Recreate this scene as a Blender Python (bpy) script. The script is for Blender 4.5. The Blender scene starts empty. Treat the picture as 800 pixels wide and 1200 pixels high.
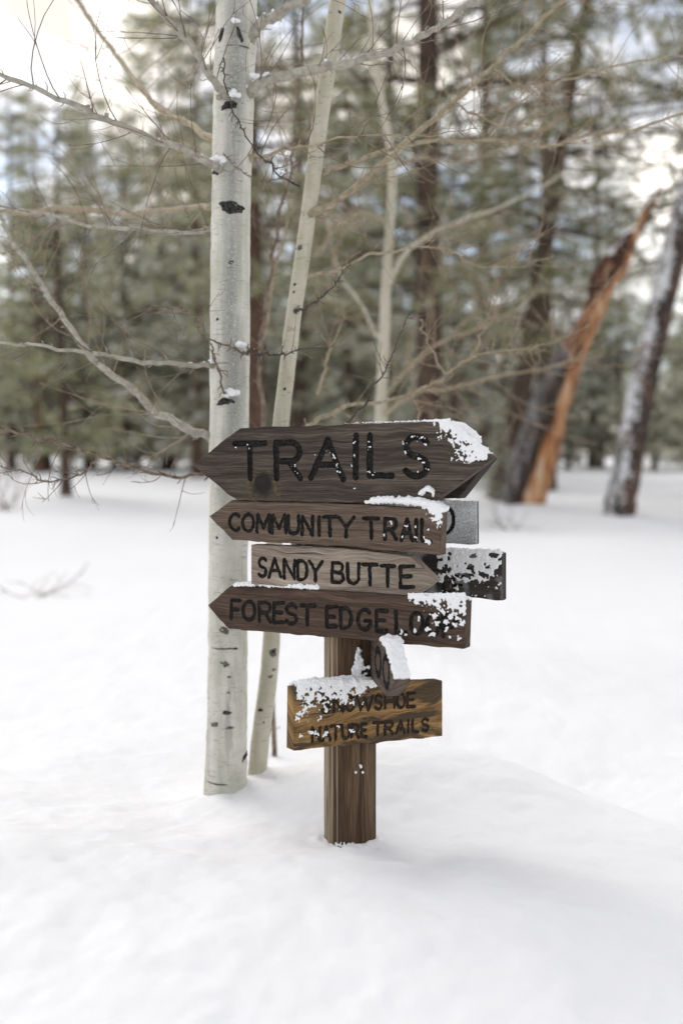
import bpy, math, random
import numpy as np
from mathutils import Vector, Euler

# ------------------------------------------------------------------ camera, sky, sun, exposure
scene = bpy.context.scene
C = scene.collection
F = 1200 * 35.0 / 36.0            # focal length in pixels of the 800x1200 photograph
CAM_H = 1.14
PITCH = math.atan2(70.0, F)       # eye level lies at y = 530 of 1200

cam_d = bpy.data.cameras.new('camera')
cam = bpy.data.objects.new('camera', cam_d)
C.objects.link(cam)
cam.location = (0, 0, CAM_H)
cam.rotation_euler = (math.pi / 2 - PITCH, 0, 0)
cam_d.sensor_fit = 'VERTICAL'
cam_d.sensor_height = 36
cam_d.sensor_width = 24
cam_d.lens = 35
cam_d.clip_start = 0.05
cam_d.clip_end = 2000
cam_d.dof.use_dof = True
cam_d.dof.focus_distance = 2.86
cam_d.dof.aperture_fstop = 1.2
scene.camera = cam

SUN_EL, SUN_AZ = math.radians(46), math.radians(322)   # compass style azimuth, +Y = 0, clockwise
world = bpy.data.worlds.new('World')
scene.world = world
world.use_nodes = True
wn, wl = world.node_tree.nodes, world.node_tree.links
wn.clear()
w_out = wn.new('ShaderNodeOutputWorld')
w_bg = wn.new('ShaderNodeBackground')
w_sky = wn.new('ShaderNodeTexSky')
w_sky.sky_type = 'NISHITA'
w_sky.sun_disc = False
w_sky.sun_elevation = SUN_EL
w_sky.sun_rotation = SUN_AZ
w_sky.air_density = 1.0
w_sky.dust_density = 1.5
w_tc = wn.new('ShaderNodeTexCoord')
w_noise = wn.new('ShaderNodeTexNoise')
w_noise.inputs['Scale'].default_value = 4.2
w_noise.inputs['Detail'].default_value = 5
w_noise.inputs['Roughness'].default_value = 0.55
w_ramp = wn.new('ShaderNodeValToRGB')
w_ramp.color_ramp.elements[0].position = 0.43
w_ramp.color_ramp.elements[0].color = (0.06, 0.06, 0.06, 1)
w_ramp.color_ramp.elements[1].position = 0.59
w_ramp.color_ramp.elements[1].color = (1, 1, 1, 1)
w_mix = wn.new('ShaderNodeMix')
w_mix.data_type = 'RGBA'
w_n2 = wn.new('ShaderNodeTexNoise')                        # clouds are brighter where they are thin
w_n2.inputs['Scale'].default_value = 9.0
w_n2.inputs['Detail'].default_value = 4
w_r2 = wn.new('ShaderNodeValToRGB')
w_r2.color_ramp.elements[0].position = 0.40
w_r2.color_ramp.elements[0].color = (0.51, 0.468, 0.42, 1)
w_r2.color_ramp.elements[1].position = 0.62
w_r2.color_ramp.elements[1].color = (1, 0.95, 0.885, 1)
w_sc = wn.new('ShaderNodeMix')
w_sc.data_type = 'RGBA'
w_sc.blend_type = 'MULTIPLY'
w_sc.inputs['Factor'].default_value = 1.0
w_sc.inputs['B'].default_value = (13.8, 13.8, 13.8, 1)
wl.new(w_tc.outputs['Generated'], w_n2.inputs['Vector'])
wl.new(w_n2.outputs['Fac'], w_r2.inputs['Fac'])
wl.new(w_r2.outputs['Color'], w_sc.inputs['A'])
wl.new(w_sc.outputs['Result'], w_mix.inputs['B'])
wl.new(w_tc.outputs['Generated'], w_noise.inputs['Vector'])
wl.new(w_noise.outputs['Fac'], w_ramp.inputs['Fac'])
wl.new(w_ramp.outputs['Color'], w_mix.inputs['Factor'])
wl.new(w_sky.outputs['Color'], w_mix.inputs['A'])
wl.new(w_mix.outputs['Result'], w_bg.inputs['Color'])
w_bg.inputs['Strength'].default_value = 0.15
wl.new(w_bg.outputs['Background'], w_out.inputs['Surface'])

sun_d = bpy.data.lights.new('sun', 'SUN')
sun_d.energy = 1.0
sun_d.angle = math.radians(30)
sun_d.color = (1.0, 0.955, 0.90)
sun = bpy.data.objects.new('sun', sun_d)
C.objects.link(sun)
sdir = Vector((math.sin(SUN_AZ) * math.cos(SUN_EL), math.cos(SUN_AZ) * math.cos(SUN_EL), math.sin(SUN_EL)))
sun.rotation_euler = sdir.to_track_quat('Z', 'Y').to_euler()

vs = scene.view_settings
vs.view_transform = 'Standard'
vs.look = 'None'
vs.exposure = 0.07
vs.gamma = 1.0
vs.use_curve_mapping = False
cy = scene.cycles
cy.use_denoising = True
cy.max_bounces = 6
cy.diffuse_bounces = 4
cy.glossy_bounces = 2
cy.transmission_bounces = 2
cy.sample_clamp_indirect = 6
scene.render.film_transparent = False

# ------------------------------------------------------------------ helpers
_fw = np.array([0, math.cos(PITCH), -math.sin(PITCH)])
_up = np.array([0, math.sin(PITCH), math.cos(PITCH)])
_rt = np.array([1.0, 0, 0])
CAM = np.array([0, 0, CAM_H])

def ray(px, py):
    return _fw + (px - 400) / F * _rt + (600 - py) / F * _up

def P(px, py, d):
    """the point seen at (px, py) of the photograph at distance d in front of the camera"""
    r = ray(px, py)
    return CAM + r * (d / r[1])

rs = np.random.RandomState

def _hash(ix, iy, iz, seed):
    h = (ix.astype(np.int64) * 374761393 + iy.astype(np.int64) * 668265263 + iz.astype(np.int64) * 2147483647 + seed * 1274126177) & 0xFFFFFFFF
    h = ((h ^ (h >> 13)) * 1274126177) & 0xFFFFFFFF
    h = ((h ^ (h >> 16)) * 2246822519) & 0xFFFFFFFF
    return ((h ^ (h >> 15)) & 0xFFFFFF) / float(0xFFFFFF) * 2 - 1

def vnoise(x, y, z=None, seed=0):
    x = np.asarray(x, float); y = np.asarray(y, float)
    z = np.zeros_like(x) if z is None else np.asarray(z, float)
    ix, iy, iz = np.floor(x), np.floor(y), np.floor(z)
    fx, fy, fz = x - ix, y - iy, z - iz
    sx, sy, sz = [f * f * f * (f * (f * 6 - 15) + 10) for f in (fx, fy, fz)]
    r = 0
    for a in (0, 1):
        for b in (0, 1):
            for c in (0, 1):
                w = (sx if a else 1 - sx) * (sy if b else 1 - sy) * (sz if c else 1 - sz)
                r = r + w * _hash(ix + a, iy + b, iz + c, seed)
    return r

def fbm(x, y, z=None, seed=0, oct=4, gain=0.5):
    r, a, f = 0, 1.0, 1.0
    for o in range(oct):
        r = r + a * vnoise(np.asarray(x) * f, np.asarray(y) * f, None if z is None else np.asarray(z) * f, seed + o * 17)
        a *= gain; f *= 2.03
    return r

def mesh(name, verts, faces, mat=None, smooth=True, uv=None, attrs=None, face_mat=None):
    """faces: an (n,3) or (n,4) array, or a list of such arrays"""
    me = bpy.data.meshes.new(name)
    verts = np.asarray(verts, np.float32).reshape(-1, 3)
    if isinstance(faces, np.ndarray): faces = [faces]
    faces = [np.asarray(f, np.int32) for f in faces if len(f)]
    me.vertices.add(len(verts))
    me.vertices.foreach_set('co', verts.ravel())
    loops = np.concatenate([f.ravel() for f in faces])
    sizes = np.concatenate([np.full(len(f), f.shape[1], np.int32) for f in faces])
    starts = np.concatenate([[0], np.cumsum(sizes)[:-1]]).astype(np.int32)
    me.loops.add(len(loops))
    me.loops.foreach_set('vertex_index', loops)
    me.polygons.add(len(sizes))
    me.polygons.foreach_set('loop_start', starts)
    me.polygons.foreach_set('loop_total', sizes)
    if smooth:
        me.polygons.foreach_set('use_smooth', np.ones(len(sizes), bool))
    if uv is not None:
        l = me.uv_layers.new(name='UVMap')
        l.data.foreach_set('uv', np.asarray(uv, np.float32)[loops].ravel())
    if attrs:
        for k, v in attrs.items():
            at = me.attributes.new(k, 'FLOAT', 'POINT')
            at.data.foreach_set('value', np.asarray(v, np.float32))
    for m in (mat if isinstance(mat, (list, tuple)) else [mat]):
        if m: me.materials.append(m)
    if face_mat is not None:
        me.polygons.foreach_set('material_index', np.asarray(face_mat, np.int32))
    me.update(calc_edges=True)
    me.validate()
    return me

def obj(name, me, parent=None, loc=None):
    o = bpy.data.objects.new(name, me)
    C.objects.link(o)
    if parent is not None: o.parent = parent
    if loc is not None: o.location = tuple(loc)
    return o

def tag(o, label=None, cat=None, group=None, kind=None):
    if label: o['label'] = label
    if cat: o['category'] = cat
    if group: o['group'] = group
    if kind: o['kind'] = kind
    return o

def empty(name, loc, label, cat, group=None):
    o = bpy.data.objects.new(name, None)
    o.empty_display_size = 0.1
    C.objects.link(o)
    o.location = tuple(loc)
    return tag(o, label, cat, group)

def part(name, verts, faces, mat, parent, **kw):
    """verts in world coordinates; the child sits at its parent's origin"""
    org = np.zeros(3)
    p = parent
    while p is not None:
        org = org + np.array(p.location); p = p.parent
    return obj(name, mesh(name, np.asarray(verts) - org, faces, mat, **kw), parent)

def catmull(pts, n):
    pts = np.asarray(pts, float)
    p = np.vstack([2 * pts[0] - pts[1], pts, 2 * pts[-1] - pts[-2]])
    out = []
    for i in range(len(pts) - 1):
        a, b, c, d = p[i], p[i + 1], p[i + 2], p[i + 3]
        t = np.linspace(0, 1, n, endpoint=False)[:, None]
        out.append(0.5 * (2 * b + (c - a) * t + (2 * a - 5 * b + 4 * c - d) * t ** 2 + (3 * b - a - 3 * c + d) * t ** 3))
    out.append(pts[-1][None])
    return np.vstack(out)

def tube(path, rad, n=8, cap=True, off=0, rough=0.0, seed=0):
    """swept round tube; returns verts, quads, tris (indices from off)"""
    path = np.asarray(path, float); m = len(path)
    rad = np.broadcast_to(np.asarray(rad, float), (m,))
    tan = np.gradient(path, axis=0)
    tan /= np.linalg.norm(tan, axis=1)[:, None] + 1e-12
    ref = np.array([0.0, 0, 1]) if abs(tan[0][2]) < 0.9 else np.array([0.0, 1, 0])
    u = np.cross(tan[0], ref); u /= np.linalg.norm(u)
    us = []
    for t in tan:
        u = u - t * u.dot(t); u /= np.linalg.norm(u) + 1e-12
        us.append(u)
    us = np.array(us); vs_ = np.cross(tan, us)
    a = np.arange(n) / n * 2 * math.pi
    rr = rad[:, None] * np.ones(n)
    if rough:
        s = np.arange(m)[:, None] * 0.35 + np.zeros(n)
        rr = rr * (1 + rough * fbm(s, np.cos(a) * 1.3 + np.zeros((m, 1)), np.sin(a) * 1.3 + np.zeros((m, 1)), seed=seed, oct=3))
    v = path[:, None] + rr[..., None] * (np.cos(a)[None, :, None] * us[:, None] + np.sin(a)[None, :, None] * vs_[:, None])
    v = v.reshape(-1, 3)
    i = np.arange(m - 1)[:, None] * n; j = np.arange(n)[None]; k = (j + 1) % n
    q = np.stack([i + j, i + k, i + n + k, i + n + j], -1).reshape(-1, 4)
    t = []
    if cap:
        v = np.vstack([v, path[0], path[-1]])
        c0, c1 = m * n, m * n + 1
        for s in range(n):
            t.append((c0, (s + 1) % n, s)); t.append((c1, (m - 1) * n + s, (m - 1) * n + (s + 1) % n))
    t = np.array(t, int).reshape(-1, 3)
    return v, q + off, t + off

class MB:
    def __init__(self): self.v = []; self.q = []; self.t = []; self.n = 0
    def add(self, v, q=None, t=None):
        self.v.append(np.asarray(v, float))
        if q is not None and len(q): self.q.append(np.asarray(q) + self.n)
        if t is not None and len(t): self.t.append(np.asarray(t) + self.n)
        self.n += len(v)
    def tube(self, path, rad, n=8, **k): self.add(*tube(path, rad, n, **k))
    def part(self, name, mat, parent, **kw):
        fs = []
        if self.q: fs.append(np.concatenate(self.q))
        if self.t: fs.append(np.concatenate(self.t))
        return part(name, np.vstack(self.v), fs, mat, parent, **kw)

_ico = None
def ico():
    global _ico
    if _ico is None:
        import bmesh
        bm = bmesh.new(); bmesh.ops.create_icosphere(bm, subdivisions=1, radius=1)
        bm.verts.ensure_lookup_table()
        _ico = (np.array([v.co[:] for v in bm.verts]), np.array([[v.index for v in f.verts] for f in bm.faces]))
        bm.free()
    return _ico

def blob_mesh(name, centers, radii, voxel, mat, parent, squash=None, noise=0.0, smooth_it=1):
    """clumps of snow: spheres grown together by a voxel remesh"""
    centers = np.asarray(centers, float); radii = np.asarray(radii, float)
    iv, it = ico()
    org = np.zeros(3); p = parent
    while p is not None:
        org = org + np.array(p.location); p = p.parent
    sc = np.ones(3) if squash is None else np.asarray(squash)
    rg = rs(len(centers))
    v = (iv[None] * sc) * radii[:, None, None] * rg.uniform(0.8, 1.2, (len(centers), len(iv), 1)) + centers[:, None]
    t = it[None] + (np.arange(len(centers)) * len(iv))[:, None, None]
    me = mesh(name, v.reshape(-1, 3) - org, t.reshape(-1, 3), None)
    o = bpy.data.objects.new('tmp', me); C.objects.link(o)
    md = o.modifiers.new('r', 'REMESH'); md.mode = 'VOXEL'; md.voxel_size = voxel; md.use_smooth_shade = True
    if smooth_it:
        sm = o.modifiers.new('s', 'SMOOTH'); sm.factor = 0.4; sm.iterations = smooth_it
    dg = bpy.context.evaluated_depsgraph_get()
    me2 = bpy.data.meshes.new_from_object(o.evaluated_get(dg))
    bpy.data.objects.remove(o); bpy.data.meshes.remove(me)
    me2.name = name
    if noise and len(me2.vertices):
        co = np.empty(len(me2.vertices) * 3, np.float32); me2.vertices.foreach_get('co', co); co = co.reshape(-1, 3)
        nr = np.empty(len(me2.vertices) * 3, np.float32); me2.vertices.foreach_get('normal', nr); nr = nr.reshape(-1, 3)
        s = 1 / (noise * 3.0)
        co += nr * (noise * fbm(co[:, 0] * s, co[:, 1] * s, co[:, 2] * s, seed=3, oct=2))[:, None]
        me2.vertices.foreach_set('co', co.ravel()); me2.update()
    me2.materials.clear(); me2.materials.append(mat)
    return obj(name, me2, parent)

# ------------------------------------------------------------------ materials
class NT:
    def __init__(self, name):
        self.m = bpy.data.materials.new(name); self.m.use_nodes = True
        self.n = self.m.node_tree.nodes; self.l = self.m.node_tree.links
        self.b = self.n['Principled BSDF']
        self.b.inputs['Specular IOR Level'].default_value = 0.25
    def node(self, t, **kw):
        x = self.n.new(t)
        for k, v in kw.items(): setattr(x, k, v)
        return x
    def set(self, sock, v):
        if hasattr(v, 'links'): self.l.new(v, sock)
        else: sock.default_value = v
    def coord(self, which='Object', scale=(1, 1, 1), rot=(0, 0, 0)):
        tc = self.node('ShaderNodeTexCoord'); mp = self.node('ShaderNodeMapping')
        mp.inputs['Scale'].default_value = scale; mp.inputs['Rotation'].default_value = rot
        self.l.new(tc.outputs[which], mp.inputs['Vector']); return mp.outputs['Vector']
    def noise(self, vec, scale, detail=4, rough=0.55, dist=0.0):
        x = self.node('ShaderNodeTexNoise')
        self.l.new(vec, x.inputs['Vector']); x.inputs['Scale'].default_value = scale
        x.inputs['Detail'].default_value = detail; x.inputs['Roughness'].default_value = rough
        x.inputs['Distortion'].default_value = dist; return x.outputs['Fac']
    def ramp(self, fac, *stops):
        x = self.node('ShaderNodeValToRGB'); e = x.color_ramp.elements
        while len(e) < len(stops): e.new(0.5)
        for el, (p, c) in zip(e, stops):
            el.position = p; el.color = (c, c, c, 1) if isinstance(c, (int, float)) else (*c, 1)
        self.l.new(fac, x.inputs['Fac']); return x.outputs['Color']
    def mix(self, fac, a, b, mode='MIX'):
        x = self.node('ShaderNodeMix', data_type='RGBA', blend_type=mode)
        self.set(x.inputs['Factor'], fac)
        for s, v in (('A', a), ('B', b)):
            if isinstance(v, tuple): x.inputs[s].default_value = (*v[:3], 1)
            else: self.l.new(v, x.inputs[s])
        return x.outputs['Result']
    def math(self, op, a, b=0.0, clamp=False):
        x = self.node('ShaderNodeMath', operation=op, use_clamp=clamp)
        self.set(x.inputs[0], a); self.set(x.inputs[1], b); return x.outputs[0]
    def attr(self, name):
        x = self.node('ShaderNodeAttribute', attribute_name=name); return x.outputs['Fac']
    def normal(self):
        g = self.node('ShaderNodeNewGeometry'); s = self.node('ShaderNodeSeparateXYZ')
        self.l.new(g.outputs['Normal'], s.inputs[0]); return s.outputs
    def out(self, col, rough=0.8, bump=None, strength=0.3, dist=0.01):
        self.set(self.b.inputs['Base Color'], (*col, 1) if isinstance(col, tuple) else col)
        self.set(self.b.inputs['Roughness'], rough)
        if bump is not None:
            x = self.node('ShaderNodeBump'); x.inputs['Strength'].default_value = strength; x.inputs['Distance'].default_value = dist
            self.l.new(bump, x.inputs['Height']); self.l.new(x.outputs['Normal'], self.b.inputs['Normal'])
        return self.m

def m_snow(name, base=(0.86, 0.865, 0.87), s=1.0, sss=0.0):
    n = NT(name); v = n.coord('Object')
    a = n.noise(v, 260 * s, 3, 0.6); b = n.noise(v, 22 * s, 4, 0.6)
    h = n.math('ADD', n.math('MULTIPLY', a, 0.35), b)
    n.b.inputs['Specular IOR Level'].default_value = 0.15
    if sss:
        n.b.inputs['Subsurface Weight'].default_value = sss
        n.b.inputs['Subsurface Radius'].default_value = (0.02, 0.02, 0.022)
        n.b.inputs['Subsurface Scale'].default_value = 0.5
    col = n.ramp(n.noise(v, 3.0 * s, 3), (0.3, tuple(c * 0.975 for c in base)), (0.7, base))
    return n.out(col, 0.75, h, 0.35, 0.008 / s)

M_GROUND = m_snow('snow_ground', s=1.0)
M_SNOW = m_snow('clump_snow', (0.88, 0.885, 0.89), s=3.0)

def m_wood(name, dark, mid, light, seed=0.0, contrast=(0.3, 0.5, 0.72), stain=None, warp=1.0):
    n = NT(name)
    tc = n.node('ShaderNodeTexCoord'); mp = n.node('ShaderNodeMapping')
    mp.inputs['Location'].default_value = (seed * 3.1, seed * 1.7, seed)
    n.l.new(tc.outputs['UV'], mp.inputs['Vector']); v = mp.outputs['Vector']
    # slow drift of the grain lines, then fine fibres across the width
    dr = n.noise(v, 4.5, 2)
    comb = n.node('ShaderNodeSeparateXYZ'); n.l.new(v, comb.inputs[0])
    y = n.math('ADD', comb.outputs[1], n.math('MULTIPLY', dr, 0.045 * warp))
    cx = n.node('ShaderNodeCombineXYZ'); n.l.new(n.math('MULTIPLY', comb.outputs[0], 0.026), cx.inputs[0]); n.l.new(y, cx.inputs[1]); cx.inputs[2].default_value = seed
    g = cx.outputs[0]
    fine = n.noise(g, 430, 4, 0.7); broad = n.noise(g, 62, 3, 0.55, 0.3)
    cxs = n.node('ShaderNodeCombineXYZ'); n.l.new(n.math('MULTIPLY', comb.outputs[0], 0.22), cxs.inputs[0]); n.l.new(y, cxs.inputs[1])
    patch = n.noise(cxs.outputs[0], 14, 4, 0.6)
    f = n.math('ADD', n.math('MULTIPLY', fine, 0.52), n.math('ADD', n.math('MULTIPLY', broad, 0.30), n.math('MULTIPLY', patch, 0.20)))
    col = n.ramp(f, (contrast[0] + 0.07, dark), (contrast[1] + 0.01, mid), (contrast[2] - 0.05, light))
    if stain:
        st = n.ramp(n.noise(cxs.outputs[0], 17, 5, 0.65), (0.45, 0.0), (0.54, 1.0))
        col = n.mix(n.math('MULTIPLY', st, 0.85), col, stain)
    crack = n.ramp(n.noise(g, 120, 2, 0.5), (0.29, 1.0), (0.34, 0.0))
    col = n.mix(n.math('MULTIPLY', crack, 0.8), col, (0.012, 0.010, 0.009))
    col = n.mix(n.attr('moss'), col, (0.17, 0.125, 0.035))
    col = n.mix(n.attr('knot'), col, (0.014, 0.012, 0.011))
    fr = n.ramp(n.noise(v, 190, 3, 0.7), (0.42, 0.0), (0.58, 1.0))
    fmask = n.math('MULTIPLY', n.attr('frost'), n.math('ADD', n.math('MULTIPLY', fr, 0.45), 0.5), True)
    col = n.mix(fmask, col, (0.72, 0.735, 0.74))
    h = n.math('ADD', fine, n.math('MULTIPLY', broad, 0.7))
    return n.out(col, 0.78, h, 0.55, 0.002)

M_LETTER = (lambda n: n.out(n.ramp(n.noise(n.coord('Object'), 120, 3), (0.35, (0.009, 0.0085, 0.008)), (0.60, (0.022, 0.019, 0.017)), (0.74, (0.075, 0.058, 0.046))), 0.7, n.noise(n.coord('Object'), 300, 3), 0.4, 0.002))(NT('burnt_letter'))
M_LETTERBROWN = (lambda n: n.out(n.ramp(n.noise(n.coord('Object'), 150, 3), (0.35, (0.018, 0.012, 0.009)), (0.72, (0.06, 0.036, 0.022))), 0.75))(NT('dark_brown_letter'))

def m_aspen(name, base=(0.64, 0.625, 0.555), band=True, warm=0.0):
    n = NT(name); v = n.coord('Object')
    st = n.coord('Object', (1, 1, 0.16)); hz = n.coord('Object', (0.9, 0.9, 9)); hz2 = n.coord('Object', (1, 1, 2.2))
    pale = tuple(c * 1.10 for c in base); grey = (base[0] * 0.70, base[1] * 0.71, base[2] * 0.66)
    col = n.ramp(n.noise(st, 16, 4, 0.6), (0.33, grey), (0.52, base), (0.70, pale))
    col = n.mix(n.math('MULTIPLY', n.ramp(n.noise(v, 9, 5, 0.65), (0.44, 0.0), (0.66, 1.0)), 0.5), col, (0.40, 0.395, 0.30))
    if band:
        b = n.math('MULTIPLY', n.attr('band'), n.ramp(n.noise(st, 30, 4, 0.6), (0.30, 0.45), (0.50, 1.0)))
        col = n.mix(n.math('MULTIPLY', b, 0.95), col, (0.27, 0.272, 0.248))
        fl = n.math('MULTIPLY', n.attr('band'), n.ramp(n.noise(v, 150, 3, 0.6), (0.60, 0.0), (0.66, 1.0)))
        col = n.mix(n.math('MULTIPLY', fl, 0.8), col, (0.72, 0.72, 0.70))
        dk = n.math('MULTIPLY', n.attr('foot'), n.ramp(n.noise(st, 34, 5, 0.65), (0.47, 0.0), (0.62, 1.0)))
        col = n.mix(n.math('MULTIPLY', dk, 0.7), col, (0.20, 0.19, 0.16))
    len_ = n.ramp(n.noise(hz, 26, 2, 0.5), (0.62, 0.0), (0.70, 1.0))
    col = n.mix(n.math('MULTIPLY', len_, 0.5), col, (0.12, 0.115, 0.10))
    sp = n.ramp(n.noise(hz2, 60, 3, 0.6), (0.66, 0.0), (0.72, 1.0))
    col = n.mix(n.math('MULTIPLY', sp, 0.8), col, (0.05, 0.047, 0.04))
    if warm: col = n.mix(warm, col, (0.42, 0.34, 0.20))
    h = n.math('ADD', n.noise(st, 60, 4), n.math('MULTIPLY', n.noise(hz, 30, 3), 0.6))
    return n.out(col, 0.62, h, 0.35, 0.004)

M_ASPEN = m_aspen('aspen_bark')
M_ASPEN2 = m_aspen('young_aspen_bark', (0.56, 0.54, 0.45), False, 0.16)
M_ASPEN3 = m_aspen('far_aspen_bark', (0.50, 0.48, 0.41), False, 0.2)
def m_twig(name, a, b, bump=True):
    n = NT(name); v = n.coord('Object')
    return n.out(n.ramp(n.noise(v, 45, 4), (0.35, a), (0.65, b)), 0.7, n.noise(v, 160, 3), 0.3, 0.003)
M_BRANCH = m_twig('aspen_branch_bark', (0.27, 0.25, 0.205), (0.43, 0.41, 0.345))
M_BRANCH_TAN = m_twig('tan_branch_bark', (0.25, 0.205, 0.14), (0.40, 0.34, 0.235))
M_TWIG = m_twig('brown_twig_bark', (0.09, 0.065, 0.05), (0.26, 0.20, 0.15))
M_TWIG_TAN = m_twig('tan_twig_bark', (0.22, 0.16, 0.11), (0.40, 0.31, 0.22))
M_TWIG_DARK = m_twig('dark_twig_bark', (0.035, 0.03, 0.028), (0.11, 0.095, 0.08))
M_SCAR = (lambda n: n.out(n.ramp(n.noise(n.coord('Object'), 90, 4), (0.40, (0.016, 0.016, 0.015)), (0.70, (0.085, 0.082, 0.075))), 0.85, n.noise(n.coord('Object'), 120, 4), 0.8, 0.006))(NT('black_bark_scar'))
M_SCAR_GREY = (lambda n: n.out(n.ramp(n.noise(n.coord('Object'), 90, 4), (0.35, (0.07, 0.068, 0.06)), (0.70, (0.22, 0.215, 0.19))), 0.85, n.noise(n.coord('Object'), 120, 4), 0.8, 0.006))(NT('grey_bark_scar'))

def m_pinebark(name, a, b, c, snow=0.0):
    n = NT(name); v = n.coord('Object', (1, 1, 0.35))
    vo = n.node('ShaderNodeTexVoronoi', feature='DISTANCE_TO_EDGE'); n.l.new(v, vo.inputs['Vector']); vo.inputs['Scale'].default_value = 9
    pl = n.ramp(vo.outputs['Distance'], (0.0, 0.0), (0.12, 1.0))
    col = n.ramp(n.noise(v, 5, 5, 0.6), (0.3, a), (0.5, b), (0.72, c))
    col = n.mix(n.math('MULTIPLY', n.math('SUBTRACT', 1.0, pl), 0.75), col, (0.02, 0.017, 0.015))
    if snow:
        nx = n.normal()
        side = n.math('MULTIPLY', n.math('ADD', n.math('MULTIPLY', nx[0], -0.8), 0.32), 1.6, True)
        f = n.math('ADD', n.noise(n.coord('Object'), 14, 5, 0.75), n.math('MULTIPLY', n.noise(n.coord('Object', (1, 1, 0.25)), 5, 3), 0.5))
        sn = n.ramp(n.math('ADD', f, n.math('MULTIPLY', n.math('SUBTRACT', side, 0.5), 0.30)), (0.82, 0.0), (0.98, 1.0))
        col = n.mix(n.math('MULTIPLY', sn, snow), col, (0.80, 0.81, 0.82))
    return n.out(col, 0.9, pl, 0.6, 0.03)
M_PBARK = m_pinebark('pine_bark', (0.045, 0.035, 0.03), (0.10, 0.07, 0.052), (0.18, 0.115, 0.08))
M_PBARK_RED = m_pinebark('red_pine_bark', (0.055, 0.035, 0.027), (0.125, 0.074, 0.05), (0.21, 0.13, 0.085))
M_PBARK_SNOW = m_pinebark('frosted_pine_bark', (0.03, 0.025, 0.024), (0.085, 0.06, 0.048), (0.20, 0.11, 0.075), 0.92)

def m_needles(name, a, b, c, frost=0.0):
    n = NT(name)
    oi = n.node('ShaderNodeObjectInfo')
    col = n.ramp(n.noise(n.coord('Object'), 0.9, 3), (0.3, a), (0.5, b), (0.7, c))
    if frost:
        col = n.mix(n.math('MULTIPLY', n.ramp(n.noise(n.coord('Object'), 2.6, 4, 0.7), (0.42, 0.0), (0.62, 1.0)), frost), col, (0.70, 0.71, 0.70))
    hs = n.node('ShaderNodeHueSaturation')
    n.l.new(col, hs.inputs['Color']); n.l.new(n.math('ADD', n.math('MULTIPLY', oi.outputs['Random'], 0.5), 0.75), hs.inputs['Value'])
    m = n.out(hs.outputs['Color'], 0.65)
    tr = n.node('ShaderNodeBsdfTranslucent'); ms = n.node('ShaderNodeMixShader'); ms.inputs[0].default_value = 0.5
    n.l.new(hs.outputs['Color'], tr.inputs['Color'])
    n.l.new(n.b.outputs[0], ms.inputs[1]); n.l.new(tr.outputs[0], ms.inputs[2])
    n.l.new(ms.outputs[0], n.n['Material Output'].inputs['Surface'])
    return m
M_NEEDLE = m_needles('pine_needles', (0.145, 0.15, 0.055), (0.235, 0.235, 0.098), (0.33, 0.315, 0.165), 0.3)
M_NEEDLE_Y = m_needles('young_pine_needles', (0.34, 0.335, 0.165), (0.44, 0.43, 0.235), (0.52, 0.50, 0.32), 0.65)
M_PSNOW = (lambda n: n.out((0.78, 0.79, 0.80), 0.8))(NT('crown_snow'))

# ------------------------------------------------------------------ the snow covered ground
POST_D = 2.92
POST = P(410, 985, POST_D)            # foot of the sign post on the snow
WELLS = []                             # (x, y, radius, depth) hollows and mounds around trunks

BANKS = [(P(264, 930, 3.42)[0], 3.42, 0.072, 0.028), (P(300, 922, 3.52)[0], 3.52, 0.034, 0.022)]
_CTRL = [P(*c) for c in ((265, 929, 3.42), (300, 921, 3.52), (410, 985, 2.92), (350, 894, 3.5), (440, 885, 3.55), (520, 880, 3.58), (600, 905, 3.46), (700, 945, 3.3), (800, 978, 3.15), (880, 1000, 3.0),
    (0, 984, 2.7), (110, 989, 2.7), (230, 1002, 2.68), (330, 992, 2.75), (-120, 984, 2.6), (400, 1100, 2.15), (400, 1190, 1.9), (100, 1190, 1.9), (100, 1085, 2.2), (700, 1190, 1.88), (700, 1080, 2.2), (650, 1005, 2.75), (520, 985, 2.95))]
_CTRL += [np.array(c) for c in ((0.4, 4.30, -0.28), (1.0, 4.0, -0.30), (1.5, 3.6, -0.28), (-0.3, 4.25, -0.19), (-1.1, 4.1, -0.14), (-0.95, 3.3, -0.045), (-0.6, 3.08, -0.03), (-1.6, 3.3, -0.05), (-0.22, 3.15, -0.02), (0.1, 1.2, 0.05), (-0.9, 1.2, 0.05), (1.0, 1.2, 0.05), (0.5, 5.2, -0.19), (-1.0, 5.2, -0.17), (1.8, 5.0, -0.2))]
_CTRL = np.array(_CTRL); _BASE = -0.20
_SIG = 0.55
_K = np.exp(-((_CTRL[:, None, 0] - _CTRL[None, :, 0]) ** 2 + (_CTRL[:, None, 1] - _CTRL[None, :, 1]) ** 2) / _SIG ** 2)
_W = np.linalg.solve(_K + 0.015 * np.eye(len(_CTRL)), _CTRL[:, 2] - _BASE)

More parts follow.
